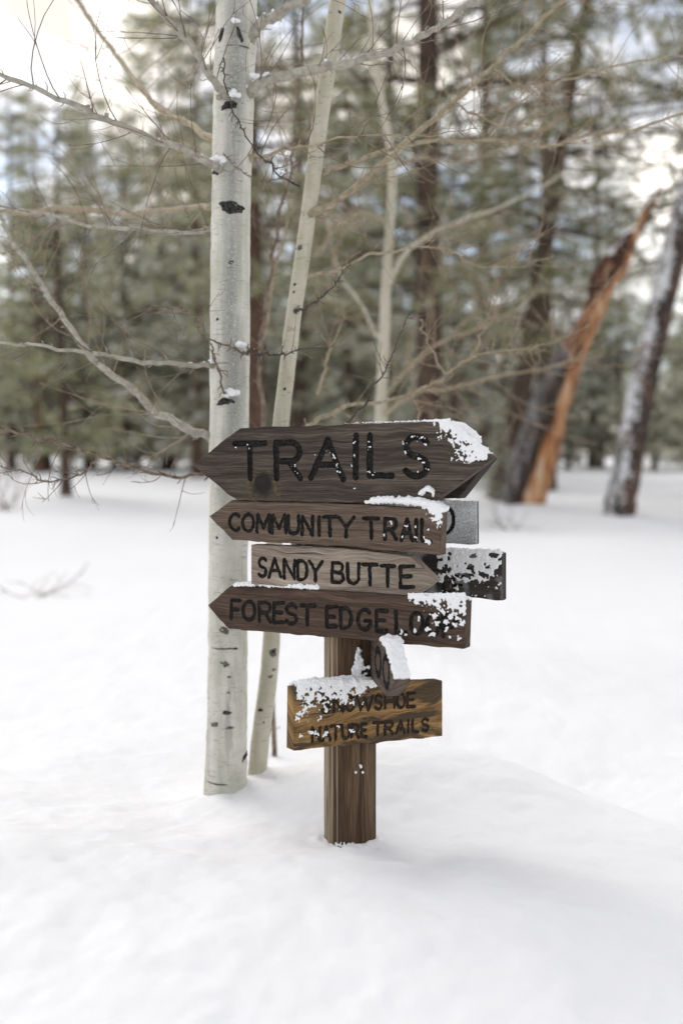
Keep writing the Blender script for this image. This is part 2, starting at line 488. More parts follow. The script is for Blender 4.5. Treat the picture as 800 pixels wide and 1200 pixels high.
def ground_raw(x, y):
    """drift around the post fitted to the heights seen there, soft unevenness, gentle field beyond"""
    x = np.asarray(x, float); y = np.asarray(y, float)
    r = np.hypot(x, y)
    h = _BASE + 0.0 * x
    for (cx, cy_, _z), w in zip(_CTRL, _W):
        h = h + w * np.exp(-((x - cx) ** 2 + (y - cy_) ** 2) / _SIG ** 2)
    near = np.exp(-(r / 12.0) ** 2)
    h += near * (0.012 * fbm(x * 2.2 + 7, y * 2.2, seed=5, oct=3) + 0.008 * fbm(x * 7.0, y * 7.0, seed=9, oct=3))
    h += 0.014 * near * np.clip(fbm(x * 4.2, y * 4.2, seed=14, oct=2) - 0.25, 0, 1)
    c = near * (r < 8)
    h += c * 0.0022 * fbm(x * 24, y * 24, seed=15, oct=3)
    h -= c * 0.010 * np.clip(fbm(x * 5.5, y * 5.5, seed=16, oct=2) - 0.45, 0, 1)
    for (tx, ty, tr, th) in BANKS:                       # snow banked up round a stem
        d = np.hypot(x - tx, y - ty)
        h += th * np.exp(-np.clip(d - tr, 0, None) / (tr * 0.55)) * (0.75 + 0.6 * fbm(x * 16, y * 16, seed=18, oct=2))
    m = np.clip((r - 5) / 12, 0, 1)
    h += 0.42 * np.clip((r - 14) / 34, 0, 1)
    h += m * (0.10 * fbm(x * 0.16, y * 0.16, seed=21, oct=3) + 0.05 * fbm(x * 0.6, y * 0.6, seed=23, oct=2))
    return h

FIX = POST[2] - float(ground_raw(POST[0], POST[1]))
def ground(x, y):
    x = np.asarray(x, float); y = np.asarray(y, float)
    h = ground_raw(x, y) + FIX
    for (cx, cy_, rad, dep) in WELLS:
        d = np.hypot(x - cx, y - cy_) / rad
        h = h + dep * np.exp(-d * d)
    return h

def gz(x, y): return float(ground(np.array([x]), np.array([y]))[0])

A1_D, A2_D, A3_D = 3.42, 3.52, 7.2
# trunk foot positions (pixel, depth) used for tree wells
def on_ground(px, d):
    x = (px - 400) / F * d / math.cos(PITCH)
    return x, d
for px, d, rad, dep in ((723, 17.5, 1.2, 0.22), (612, 19.5, 1.3, 0.30), (78, 22, 0.6, 0.1), (700, 14, 2.2, 0.14), (780, 12.5, 1.8, 0.12), (560, 11, 1.6, 0.08)):
    x, y = on_ground(px, d); WELLS.append((x, y, rad, dep))

def axis(lo, hi, a, b, step, grow):
    """even steps between a and b, growing ones outside"""
    mid = list(np.arange(a, b, step)); up = [mid[-1]]; dn = [mid[0]]; k = step
    while up[-1] < hi: k *= grow; up.append(up[-1] + k)
    k = step
    while dn[-1] > lo: k *= grow; dn.append(dn[-1] - k)
    return np.array(dn[:0:-1] + mid + up[1:])
gx = axis(-420, 420, -1.45, 1.45, 0.0115, 1.04)
gy = axis(-60, 900, 1.55, 4.3, 0.0115, 1.04)
X, Y = np.meshgrid(gx, gy)
Z = ground(X, Y)
# a small rough collar where the snow meets the post
dp = np.hypot(X - POST[0], Y - POST[1])
Z += 0.012 * np.exp(-((dp - 0.08) / 0.035) ** 2) * (0.6 + fbm(X * 40, Y * 40, seed=2, oct=2))
gv = np.stack([X, Y, Z], -1).reshape(-1, 3)
nx_, ny_ = len(gx), len(gy)
ii = (np.arange(ny_ - 1)[:, None] * nx_ + np.arange(nx_ - 1)[None])
gq = np.stack([ii, ii + 1, ii + nx_ + 1, ii + nx_], -1).reshape(-1, 4)
g_obj = obj('snow_ground', mesh('snow_ground', gv, gq, M_GROUND))
tag(g_obj, 'white snow cover drifted into a soft mound around the sign post', 'snow', kind='structure')

# ------------------------------------------------------------------ sign post with its boards
sign = empty('sign_post', POST, 'wooden trail sign post with stacked arrow boards dusted with snow', 'sign post')

# stroke font, unit boxes
def arc(cx, cy_, rx, ry, a0, a1, n=14):
    a = np.radians(np.linspace(a0, a1, n)); return [(cx + rx * math.cos(t), cy_ + ry * math.sin(t)) for t in a]
GL = {
 'T': [[(0, 1), (1, 1)], [(.5, 1), (.5, 0)]],
 'R': [[(0, 0), (0, 1), (.55, 1)] + arc(.60, .74, .38, .26, 90, -90) + [(0, .48)], [(.52, .48), (1, 0)]],
 'A': [[(0, 0), (.5, 1), (1, 0)], [(.2, .36), (.8, .36)]],
 'I': [[(.5, 0), (.5, 1)]],
 'L': [[(0, 1), (0, 0), (1, 0)]],
 'S': [arc(.52, .75, .44, .25, 25, 270, 14) + arc(.48, .25, .48, .25, 90, -150, 14)],
 'C': [arc(.55, .5, .53, .5, 48, 312, 18)],
 'O': [arc(.5, .5, .5, .5, 0, 360, 24)],
 'M': [[(0, 0), (.06, 1), (.5, .25), (.94, 1), (1, 0)]],
 'U': [[(0, 1), (0, .3)] + arc(.5, .32, .5, .32, 180, 360) + [(1, 1)]],
 'N': [[(0, 0), (0, 1), (1, 0), (1, 1)]],
 'Y': [[(0, 1), (.5, .48), (1, 1)], [(.5, .48), (.5, 0)]],
 'D': [[(0, 0), (0, 1), (.4, 1)] + arc(.42, .5, .56, .5, 90, -90) + [(0, 0)]],
 'B': [[(0, 0), (0, 1), (.5, 1)] + arc(.55, .76, .36, .24, 90, -90) + [(0, .52)], [(.5, .52)] + arc(.58, .26, .42, .26, 90, -90) + [(0, 0)]],
 'E': [[(1, 1), (0, 1), (0, 0), (1, 0)], [(0, .52), (.8, .52)]],
 'F': [[(1, 1), (0, 1), (0, 0)], [(0, .52), (.8, .52)]],
 'G': [arc(.52, .5, .52, .5, 45, 330, 18) + [(.98, .42), (.55, .42)]],
 'W': [[(0, 1), (.25, 0), (.5, .8), (.75, 0), (1, 1)]],
 'H': [[(0, 0), (0, 1)], [(1, 0), (1, 1)], [(0, .5), (1, .5)]],
 'P': [[(0, 0), (0, 1), (.55, 1)] + arc(.58, .73, .40, .27, 90, -90) + [(0, .46)]],
 'V': [[(0, 1), (.5, 0), (1, 1)]],
}

class Board:
    """a plank whose front face is the vertical plane through (px0, d0) with the given slope
    (how much nearer it comes per metre to the right); its outline is cut in that plane"""
    def __init__(self, px0, d0, slope, thick):
        self.O = P(px0, 600, d0)
        L = math.hypot(1, slope)
        self.U = np.array([1, -slope, 0]) / L
        self.V = np.array([0, 0, 1.0])
        self.N = np.cross(self.U, self.V)
        self.thick = thick
    def st(self, px, py):
        r = ray(px, py)
        k = (self.O - CAM).dot(self.N) / r.dot(self.N)
        q = CAM + r * k - self.O
        return q.dot(self.U), q.dot(self.V)
    def w(self, s, t, n=0.0):
        s = np.asarray(s, float)[..., None]; t = np.asarray(t, float)[..., None]; n = np.asarray(n, float)[..., None]
        return self.O + s * self.U + t * self.V + n * self.N
    def px(self, px, py, n=0.0):
        s, t = self.st(px, py); return self.w(s, t, n)

def seg_dist(S, T, pts):
    d = np.full(S.shape, 1e9)
    for (a, b) in zip(pts[:-1], pts[1:]):
        a = np.array(a); b = np.array(b); ab = b - a; L2 = ab.dot(ab) + 1e-15
        k = np.clip(((S - a[0]) * ab[0] + (T - a[1]) * ab[1]) / L2, 0, 1)
        d = np.minimum(d, np.hypot(S - a[0] - k * ab[0], T - a[1] - k * ab[1]))
    return d

def build_board(bd, name, outline, mat, label, letters=(), stroke=0.004, depth=0.006, lmat=M_LETTER, res=0.0015, seed=0, knot=None, frost=None, wob=0.0010, outline_st=False):
    """outline: convex polygon in photo pixels (or plane coordinates), cut to columns of the face grid"""
    pts = np.array(outline if outline_st else [bd.st(*p) for p in outline])
    s0, s1 = pts[:, 0].min(), pts[:, 0].max()
    ns = int((s1 - s0) / res); ss = np.linspace(s0, s1, ns + 1)
    for v in pts[:, 0]:                                   # keep the polygon's corners in the columns
        k = int(np.argmin(abs(ss - v))); ss[k] = v
    ss = np.sort(ss)
    lo = np.full(len(ss), 1e9); hi = np.full(len(ss), -1e9)
    m = len(pts)
    for i in range(m):
        a, b = pts[i], pts[(i + 1) % m]
        if abs(a[0] - b[0]) < 1e-9:
            k = np.isclose(ss, a[0]); ys = (min(a[1], b[1]), max(a[1], b[1]))
            lo[k] = np.minimum(lo[k], ys[0]); hi[k] = np.maximum(hi[k], ys[1]); continue
        k = (ss >= min(a[0], b[0]) - 1e-9) & (ss <= max(a[0], b[0]) + 1e-9)
        y = a[1] + (b[1] - a[1]) * (ss - a[0]) / (b[0] - a[0])
        lo[k] = np.minimum(lo[k], y[k]); hi[k] = np.maximum(hi[k], y[k])
    rg = rs(seed + 11)
    hi = hi + wob * fbm(ss * 28, ss * 0 + seed, seed=seed, oct=3) * np.minimum(1, (hi - lo) / 0.03)
    lo = lo + wob * 1.5 * fbm(ss * 22, ss * 0 + 9 + seed, seed=seed + 4, oct=3) * np.minimum(1, (hi - lo) / 0.03)
    hmax = (hi - lo).max(); nt = int(hmax / res)
    tt = np.linspace(0, 1, nt + 1)
    S = np.repeat(ss[:, None], nt + 1, 1); T = lo[:, None] + (hi - lo)[:, None] * tt[None]
    # distance to the outline, for worn edges
    ed = np.full(S.shape, 1e9)
    for i in range(m):
        a, b = pts[i], pts[(i + 1) % m]
        ed = np.minimum(ed, seg_dist(S, T, [a, b]))
    er = 0.004
    nz = -er * (1 - np.sqrt(np.clip(1 - (1 - np.clip(ed / er, 0, 1)) ** 2, 0, 1)))
    drift = 0.006 * fbm(S * 5, T * 9, seed=seed + 2, oct=2)
    nz += 0.00055 * fbm(S * 9, (T + drift) * 330, seed=seed + 5, oct=3) + 0.0006 * fbm(S * 6, T * 40, seed=seed + 6, oct=2)
    crk = vnoise(S * 4.5, (T + drift) * 120, seed=seed + 8)
    nz -= 0.0028 * np.clip((crk - 0.72) / 0.2, 0, 1)
    lid = np.full(S.shape, -1); gd = np.zeros(S.shape)
    for li, (ch, x0, x1, y0, y1) in enumerate(letters):
        a = np.array(bd.st(x0, y0)); b = np.array(bd.st(x1, y0)); c = np.array(bd.st(x0, y1))
        jit = rg.uniform(-0.03, 0.03, 4)
        dmin = np.full(S.shape, 1e9)
        win = (S > min(a[0], c[0]) - 0.03) & (S < b[0] + 0.03)
        for pl in GL[ch]:
            q = [c + (b - a) * (u + jit[0] * v) + (a - c) * (v + jit[1] * u) for u, v in pl]
            dmin[win] = np.minimum(dmin[win], seg_dist(S[win], T[win], q))
        dmin += 0.0006 * vnoise(S * 160, T * 160, seed=seed + li) + 0.0011 * vnoise(S * 55, T * 55, seed=seed + li + 50)
        g = np.clip(dmin / stroke, 0, 1.0)
        dd = depth * np.clip(1 - g ** 4, 0, 1) ** 0.7
        k = dmin < stroke
        lid[k] = li; gd = np.maximum(gd, dd)
    nz -= gd * (1 + 0.25 * vnoise(S * 220, T * 220, seed=3))
    kn = np.zeros(S.shape); mo = np.zeros(S.shape); frs = np.zeros(S.shape)
    if knot:
        for (kx, ky, kr, mossy) in knot:
            ks, kt = bd.st(kx, ky); rr = kr * bd.st(kx + 1, ky)[0] - kr * ks
            dist = np.hypot((S - ks), (T - kt) * 1.05) / abs(rr) + 0.16 * fbm(S * 70, T * 70, seed=seed + 31, oct=3)
            kn = np.maximum(kn, np.clip((1.25 - dist) / 0.5, 0, 1) * 0.93)
            nz += 0.002 * np.sin(dist * 9) * np.exp(-(dist / 1.2) ** 2) * 0.5
            if mossy:
                dm = np.hypot(S - ks, (T - kt + abs(rr) * 0.5)) / abs(rr)
                mo = np.maximum(mo, np.clip(1 - abs(dm - 1.35) / 0.7, 0, 1) * np.clip(0.25 + fbm(S * 120, T * 160, seed=seed + 41, oct=3), 0, 1) * 0.5)
    if frost is not None:
        frs = frost(S, T)
    face = bd.w(S, T, nz)
    na, nb = S.shape
    idx = np.arange(na * nb).reshape(na, nb)
    q = np.stack([idx[:-1, :-1], idx[1:, :-1], idx[1:, 1:], idx[:-1, 1:]], -1).reshape(-1, 4)
    ql = np.maximum.reduce([lid[:-1, :-1], lid[1:, :-1], lid[1:, 1:], lid[:-1, 1:]]).reshape(-1)
    inner = np.minimum.reduce([lid[:-1, :-1], lid[1:, :-1], lid[1:, 1:], lid[:-1, 1:]]).reshape(-1)
    ql = np.where((inner >= 0) | ((lid[:-1, :-1] >= 0).ravel().astype(int) + (lid[1:, :-1] >= 0).ravel() + (lid[1:, 1:] >= 0).ravel() + (lid[:-1, 1:] >= 0).ravel() >= 2), ql, -1)
    fv = face.reshape(-1, 3)
    uv = np.stack([S, T], -1).reshape(-1, 2)
    at = {'knot': kn.ravel(), 'moss': mo.ravel(), 'frost': frs.ravel()}
    # rim loop: along the top, down the right end, back along the bottom, up the left end
    loop = list(idx[:, -1]) + list(idx[-1, -2::-1]) + list(idx[-2::-1, 0]) + list(idx[0, 1:-1])
    L = np.array(loop)
    rings = 4
    vv = [fv]; uu = [uv]; aa = {k: [v] for k, v in at.items()}
    base = len(fv); cen = np.array([S.mean(), T.mean()])
    ringidx = [L]
    for k in range(1, rings + 1):
        dn = -bd.thick * k / rings
        rv = bd.w(S.ravel()[L], T.ravel()[L], np.full(len(L), dn) + (nz.ravel()[L] if k < rings else 0))
        vv.append(rv)
        u = uv[L].copy(); u[:, 1] += dn; uu.append(u)
        for kk in aa: aa[kk].append(np.zeros(len(L)))
        ringidx.append(base + (k - 1) * len(L) + np.arange(len(L)))
    sq = []
    for r0, r1 in zip(ringidx[:-1], ringidx[1:]):
        sq.append(np.stack([r0, np.roll(r0, -1), np.roll(r1, -1), r1], -1))
    # back: strip between the two long edges of the rear ring
    nback = base + (rings - 1) * len(L)
    top = nback + np.arange(na)
    botm = {i: None for i in range(na)}
    pos = {v: k for k, v in enumerate(loop)}
    bot = np.array([nback + pos[int(idx[i, 0])] for i in range(na)])
    bq = np.stack([top[:-1], top[1:], bot[1:], bot[:-1]], -1)[:, ::-1]
    allq = np.concatenate([q[ql < 0]] + sq + [bq])
    bo = part(name, np.vstack(vv), allq, mat, sign, uv=np.vstack(uu), attrs={k: np.concatenate(v) for k, v in aa.items()})
    bo['label'] = label
    for li, (ch, *_r) in enumerate(letters):
        f = q[ql == li]
        if not len(f): continue
        u, inv = np.unique(f, return_inverse=True)
        part('letter', fv[u], inv.reshape(-1, 4), lmat, bo)
    return bo

def row(text, xs, ya, yb, slope_px):
    """letter boxes: xs = list of (x0, x1); top and bottom at the first letter, then slope_px = (dy top, dy bottom) at the last"""
    out = []; x_a = xs[0][0]; x_b = xs[-1][1]
    for ch, (x0, x1) in zip(text, xs):
        k = ((x0 + x1) / 2 - x_a) / (x_b - x_a)
        out.append((ch, x0, x1, ya + slope_px[0] * k, yb + slope_px[1] * k))
    return out

W_A = m_wood('weathered_dark_board', (0.018, 0.0135, 0.0105), (0.060, 0.046, 0.036), (0.185, 0.146, 0.112), 1)
W_B = m_wood('weathered_brown_board', (0.034, 0.023, 0.016), (0.112, 0.078, 0.057), (0.25, 0.19, 0.145), 2)
W_C = m_wood('silvered_grey_board', (0.078, 0.058, 0.045), (0.25, 0.20, 0.157), (0.47, 0.405, 0.335), 3, warp=1.8)
W_D = m_wood('red_brown_board', (0.021, 0.013, 0.009), (0.070, 0.044, 0.031), (0.172, 0.118, 0.086), 4)
W_E = m_wood('amber_board', (0.05, 0.029, 0.013), (0.23, 0.13, 0.048), (0.52, 0.33, 0.14), 5, stain=(0.035, 0.026, 0.019), warp=2.5)
W_F = m_wood('brown_edge_board', (0.04, 0.028, 0.022), (0.10, 0.07, 0.055), (0.19, 0.14, 0.11), 6)
W_G = m_wood('frosted_board', (0.03, 0.027, 0.025), (0.07, 0.062, 0.055), (0.14, 0.125, 0.11), 7)
W_H = m_wood('wet_dark_board', (0.016, 0.014, 0.013), (0.04, 0.034, 0.030), (0.09, 0.076, 0.066), 8)

bA = Board(410, 2.790, 0.49, 0.040)
bB = Board(410, 2.790, 0.56, 0.040)
bC = Board(410, 2.800, 0.50, 0.036)
bD = Board(410, 2.782, 0.62, 0.040)
bE = Board(410, 2.776, -0.76, 0.038)
bG = Board(410, 3.075, 0.30, 0.036)
bH = Board(410, 3.060, 0.50, 0.038)
bI = Board(410, 3.062, 0.80, 0.040)

oA = build_board(bA, 'arrow_board', [(225, 545), (281, 501.5), (400, 497.5), (521, 494), (577, 537), (509, 587.5), (400, 589), (277, 586)], W_A,
    'large top board reading TRAILS, pointed at both ends, dark weathered wood',
    [('T', 276, 311, 520, 561), ('R', 324, 352, 519, 561), ('A', 364, 402, 515, 560), ('I', 411, 422, 511, 559), ('L', 433, 459, 510, 557), ('S', 473, 501, 511, 557)],
    stroke=0.0090, depth=0.010, seed=1, knot=[(308, 568, 12, True)], wob=0.0014)
oB = build_board(bB, 'arrow_board', [(245, 605), (271, 586), (400, 590), (517, 597.5), (515, 651), (400, 640), (272, 633)], W_B,
    'brown board reading COMMUNITY TRAIL, pointed at its left end',
    row('COMMUNITYTRAIL', [(269, 281), (284, 297), (301, 316), (319, 335), (338, 350), (354, 366), (371, 377), (379, 394), (397, 414), (426, 444), (451, 464), (470, 483), (485, 490), (494, 504)], 602, 621, (7.5, 13.5)),
    stroke=0.0054, depth=0.007, seed=2)
oC = build_board(bC, 'arrow_board', [(294, 638.5), (400, 642), (481, 651.5), (511, 681), (480, 702.5), (400, 694), (294, 684)], W_C,
    'paler silver grey board reading SANDY BUTTE, pointed at its right end',
    row('SANDYBUTTE', [(303, 312), (315, 329), (333, 345), (349, 360), (362, 377), (389, 402), (407, 420), (425, 442), (446, 462), (469, 484)], 654, 675, (10.5, 14)),
    stroke=0.0052, depth=0.007, seed=3)
oD = build_board(bD, 'arrow_board', [(243, 709.5), (270, 687), (400, 693), (545, 704), (543, 761), (400, 748), (268, 737)], W_D,
    'red brown board reading FOREST EDGE LOOP, pointed at its left end',
    row('FORESTEDGELOOP', [(271, 281), (285, 299), (304, 317), (321, 332), (335, 348), (352, 368), (383, 394), (399, 412), (419, 434), (441, 453), (464, 475), (481, 495), (500, 514), (519, 534)], 703, 725, (19, 21)),
    stroke=0.0060, depth=0.007, seed=4)
oE = build_board(bE, 'rectangular_board', [(346, 806), (430, 801.5), (518.5, 798), (518.5, 863), (430, 872), (345, 879)], W_E,
    'lowest board, amber brown, reading SNOWSHOE NATURE TRAILS, turned to the right',
    row('SNOWSHOE', [(377, 387), (391, 402), (405, 415), (418, 436), (439, 447), (451, 462), (465, 474), (477, 486)], 818, 835, (-6, -7)) +
    row('NATURETRAILS', [(366, 375), (378, 387), (388, 398), (401, 409), (412, 420), (423, 429), (437, 448), (451, 460), (464, 474), (476, 480), (483, 490), (494, 502)], 853, 869, (-11, -13)),
    stroke=0.0047, depth=0.005, lmat=M_LETTERBROWN, seed=5, wob=0.002)
# boards on the far side of the post
oG = build_board(bG, 'rear_board', [(330, 583), (558.5, 588), (558.5, 638), (330, 632)], W_G,
    'grey frosted board end sticking out behind the COMMUNITY TRAIL board',
    [('D', 512, 531.5, 594, 625)], stroke=0.005, depth=0.006, res=0.0022, seed=7,
    frost=lambda S, T: 1.0 + 0.3 * fbm(S * 14, T * 14, seed=71, oct=3))
oH = build_board(bH, 'rear_board', [(340, 633), (588, 649), (588, 704), (340, 680)], W_H,
    'dark snow crusted board end behind the tip of the SANDY BUTTE board',
    [('L', 519, 527, 674, 694), ('E', 531, 543, 675, 696)], stroke=0.0042, depth=0.006, res=0.0022, seed=8,
    frost=lambda S, T: np.clip(0.02 + 0.55 * fbm(S * 22, T * 22, seed=81, oct=3), 0, 0.8))
oI = build_board(bI, 'rear_board', [(320, 505), (530, 500), (573, 538), (536, 584.5), (320, 578)], W_H,
    'dark pointed board behind the TRAILS board, snow heaped on its tip', res=0.003, seed=9)

# the board that points almost at the camera, on the right side of the post
class EdgeBoard(Board):
    def __init__(self, near, far, thick):
        self.O = near.copy(); u = near - far; u[2] = 0
        self.U = u / np.linalg.norm(u); self.V = np.array([0, 0, 1.0])
        self.N = np.cross(self.U, self.V)
        if self.N[0] > 0: self.U = -self.U; self.N = -self.N
        self.thick = thick
nearF = P(463, 799, 2.50); farF = P(463, 799, 2.50) + np.array([-0.052, 0.35, 0])
bF = EdgeBoard(nearF, farF, 0.040)
sg = 1 if bF.U[1] < 0 else -1            # +s runs towards the camera
sF = lambda s: sg * s
tipz = nearF[2]
def f_pts():
    pts = [(sF(0.0), 0.0), (sF(-0.135), 0.071), (sF(-0.40), 0.071), (sF(-0.40), -0.071), (sF(-0.135), -0.071)]
    return pts
GLF = []
oF = None
def build_f():
    pts = f_pts()
    # letters given straight in plane coordinates: two tall narrow ovals near the tip
    old = bF.st
    def st(px, py): return (px, py)
    bF.st = st
    L = [('O', sF(-0.165), sF(-0.080), 0.040, -0.040), ('O', sF(-0.285), sF(-0.200), 0.035, -0.035)] if sg > 0 else [('O', sF(-0.080), sF(-0.165), 0.040, -0.040), ('O', sF(-0.200), sF(-0.285), 0.035, -0.035)]
    o = build_board(bF, 'arrow_board', pts, W_F, 'narrow board seen nearly end on, its snowy point facing the viewer', L, stroke=0.011, depth=0.010, res=0.0022, seed=6, outline_st=True)
    bF.st = old
    return o
oF = build_f()

# the post: a weathered round timber
def build_post():
    n, zs = 180, np.linspace(-0.25, 1.20, 240)
    a = np.arange(n) / n * 2 * math.pi
    Aa, Zz = np.meshgrid(a, zs)
    c, s = np.cos(Aa), np.sin(Aa)
    r = 0.0755 * (1 + 0.012 * np.cos(4 * Aa + 0.6))
    r = r + 0.0016 * fbm(c * 9, s * 9, Zz * 1.0, seed=51, oct=4)
    ck = vnoise(c * 14, s * 14, Zz * 1.6, seed=57)
    r = r - 0.007 * np.clip((ck - 0.60) / 0.25, 0, 1)
    v = np.stack([POST[0] + r * c, POST[1] + r * s, POST[2] + Zz], -1).reshape(-1, 3)
    m = len(zs)
    i = np.arange(m - 1)[:, None] * n; j = np.arange(n)[None]; k = (j + 1) % n
    q = np.stack([i + j, i + k, i + n + k, i + n + j], -1).reshape(-1, 4)
    v = np.vstack([v, [POST[0], POST[1], POST[2] + zs[-1]]])
    t = np.array([((m - 1) * n + x, (m - 1) * n + (x + 1) % n, m * n) for x in range(n)])
    nn = NT('post_timber'); vec = nn.coord('Object', (1, 1, 0.05))
    fine = nn.noise(vec, 160, 4, 0.65); br = nn.noise(vec, 26, 3, 0.6)
    f = nn.math('ADD', nn.math('MULTIPLY', fine, 0.5), nn.math('MULTIPLY', br, 0.5))
    col = nn.ramp(f, (0.36, (0.032, 0.019, 0.011)), (0.5, (0.092, 0.056, 0.033)), (0.65, (0.19, 0.128, 0.078)))
    # the side facing left is mixed towards a pale tan
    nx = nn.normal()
    left_mix = nn.ramp(nn.math('ADD', nn.math('MULTIPLY', nx[0], -1.0), nn.math('MULTIPLY', nn.noise(vec, 40, 3), 0.35)), (0.70, 0.0), (0.98, 1.0))
    col = nn.mix(nn.math('MULTIPLY', left_mix, 0.85), col, nn.ramp(f, (0.36, (0.17, 0.13, 0.085)), (0.62, (0.40, 0.33, 0.24))))
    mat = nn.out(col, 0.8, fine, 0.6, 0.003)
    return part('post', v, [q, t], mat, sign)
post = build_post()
# hardware: screw heads on the lowest board, in real places
for (bx, by) in ((432, 811), (431, 866)):
    p0 = bE.px(bx, by, -0.002); mbx = MB()
    mbx.tube(np.array([p0, p0 + bE.N * 0.004]), 0.0035, 10); mbx.part('screw', M_TWIG_DARK, oE)

# ---- snow on the boards
def scatter(bd, n, inside, rr, seed, lift=0.3, clump=0.0, cs=60):
    """random grains over a pixel region of a board, kept where the clump noise is high"""
    rg = rs(seed); cs_, rd = [], []
    x0, y0, x1, y1 = inside['box']
    xs, ys = rg.uniform(x0, x1, n), rg.uniform(y0, y1, n)
    nz = 0.5 + 0.42 * fbm(xs / cs * 13, ys / cs * 13, seed=seed, oct=4, gain=0.7)
    u, rad = rg.rand(n), rg.uniform(rr[0], rr[1], n)
    for k in range(n):
        f = inside['f'](xs[k], ys[k])
        if f <= 0 or u[k] > f + 0.1 or nz[k] < clump * (1.40 - f): continue
        r = rad[k] * (0.6 + 0.6 * f)
        cs_.append(bd.px(xs[k], ys[k], r * lift)); rd.append(r)
    return cs_, rd

def chain(bd, pts, rr, seed, n=40, back=0.02, lift=0.5, spread=1.0):
    """a heaped cap along an edge given in pixels, lying on the board's thickness"""
    rg = rs(seed); c, r = [], []
    path = catmull(np.array(pts, float), 20)
    for k in range(n):
        x, y, w = path[rg.randint(len(path))]
        ra = rg.uniform(*rr) * w
        p = bd.px(x, y + rg.uniform(-0.3, 0.3), 0)
        p = p - bd.N * rg.uniform(0.002, back) + np.array([0, 0, ra * lift]) + bd.U * rg.normal(0, 0.003)
        c.append(p); r.append(ra)
    return c, r

def snow(bo, lists, voxel=0.0016, noise=0.0012):
    c = [q for l in lists for q in l[0]]; r = [q for l in lists for q in l[1]]
    o = blob_mesh('snow', np.array(c), np.array(r), voxel, M_SNOW, bo, noise=noise, smooth_it=2)
    tag(o, kind='stuff'); return o

def tri_f(fun): return fun
# TRAILS: thin cap on the top edge, crusted right point, grains in the letters
def fA(x, y):
    # strongest along the upper right bevel from (522,494) to (577,537)
    d = ((x - 522) * 43 - (y - 494) * 55) / 69.8          # signed distance below the bevel
    dd = -d
    if x > 515 + (y - 494) * 1.3 + 40 or x > 570 or y > 538 + (570 - x) * 0.25: return 0
    lim = 30 if x > 525 else 14
    return float(np.clip(1.1 - dd / lim, 0, 1)) if dd > -2 else 0
s_list = [scatter(bA, 9000, {'box': (478, 492, 577, 560), 'f': fA}, (0.0012, 0.0030), 3, clump=0.50),
          chain(bA, [(400, 496.5, .5), (440, 495.5, .8), (480, 494.5, .9), (522, 493.5, 1.2)], (0.0025, 0.0045), 4, 160, 0.036),
          chain(bA, [(520, 495, 1.0), (535, 505, 1.2), (552, 518, 1.0), (562, 526, .8), (569, 532, .5)], (0.003, 0.0062), 5, 420, 0.038, 0.2)]
for (x, y, r, k) in ((276, 524, 2, 4), (291, 523, 2.5, 6), (345, 545, 3, 8), (347, 553, 2.5, 5), (387, 529, 3.5, 10), (390, 535, 3, 10), (394, 545, 3, 8), (397, 551, 3, 8), (369, 533, 2, 4), (413, 513, 3, 9), (414, 520, 2.5, 8), (414, 536, 2.5, 6), (412, 546, 3, 9), (431, 517, 3, 9), (432, 525, 2.5, 9), (433, 551, 3, 10), (437, 556, 3, 10), (472, 519, 4, 16), (475, 529, 4, 14), (484, 512, 3, 10), (493, 514, 4, 14), (500, 521, 3, 10), (491, 536, 4, 14), (496, 543, 3, 12), (498, 550, 3, 8), (521, 525, 3, 8), (534, 540, 4, 12), (531, 547, 3, 9), (523, 553, 2.5, 6), (415, 572, 2.5, 6), (489, 554, 2, 4), (540, 536, 4, 14), (517, 511, 5, 18), (512, 508, 4, 12)):
    rg = rs(int(x * y)); s_list.append(([bA.px(x + rg.normal(0, r * .5), y + rg.normal(0, r * .5), -0.001 - 0.002 * rg.rand()) for _ in range(max(2, k // 2))], list(rg.uniform(0.0014, 0.0034, max(2, k // 2)))))
snow(oA, s_list)
# heap behind the TRAILS point
snow(oI, [chain(bI, [(522, 499, .9), (535, 502, 1.1), (546, 510, 1.0), (555, 519, .5)], (0.007, 0.0115), 8, 240, 0.04, 0.45)], 0.0024, 0.0022)
# COMMUNITY TRAIL: cap on the right part of the top edge and down the corner
def fB(x, y): return float(np.clip(1 - (y - 596) / 26 - max(0, (508 - x) / 16), 0, 1)) if x < 518 else 0
s_list = [chain(bB, [(429, 589, .8), (445, 587, 1.25), (468, 588, 1.35), (490, 590, 1.4), (508, 594, 1.3), (516, 598, 1)], (0.006, 0.0105), 11, 330, 0.036, 0.25),
          chain(bB, [(492, 580, .8), (500, 574, .9), (507, 583, .6)], (0.005, 0.009), 12, 34, 0.02),
          scatter(bB, 3000, {'box': (494, 594, 518, 640), 'f': fB}, (0.0012, 0.0028), 13, clump=0.5)]
for (x, y, r, k) in ((476, 616, 2.5, 6), (471, 629, 2, 5), (487, 631, 2.5, 6), (500, 633, 3, 10), (503, 635, 2.5, 8), (497, 630, 2, 6), (502, 620, 3, 8), (487, 617, 1.5, 4), (458, 612, 1.5, 3), (450, 627, 1.5, 3)):
    rg = rs(int(x * y)); s_list.append(([bB.px(x + rg.normal(0, r * .5), y + rg.normal(0, r * .5), -0.001) for _ in range(k)], list(rg.uniform(0.0016, 0.0034, k))))
snow(oB, s_list)
# SANDY BUTTE: a few crumbs by its point
s_list = [([bC.px(x, y, 0.0) - bC.N * q for (x, y, q) in ((489, 664, .01), (494, 668, .012), (498, 671, .01), (485, 661, .02), (492, 665, .02), (497, 670, .025))], [0.004] * 6)]
snow(oC, s_list)
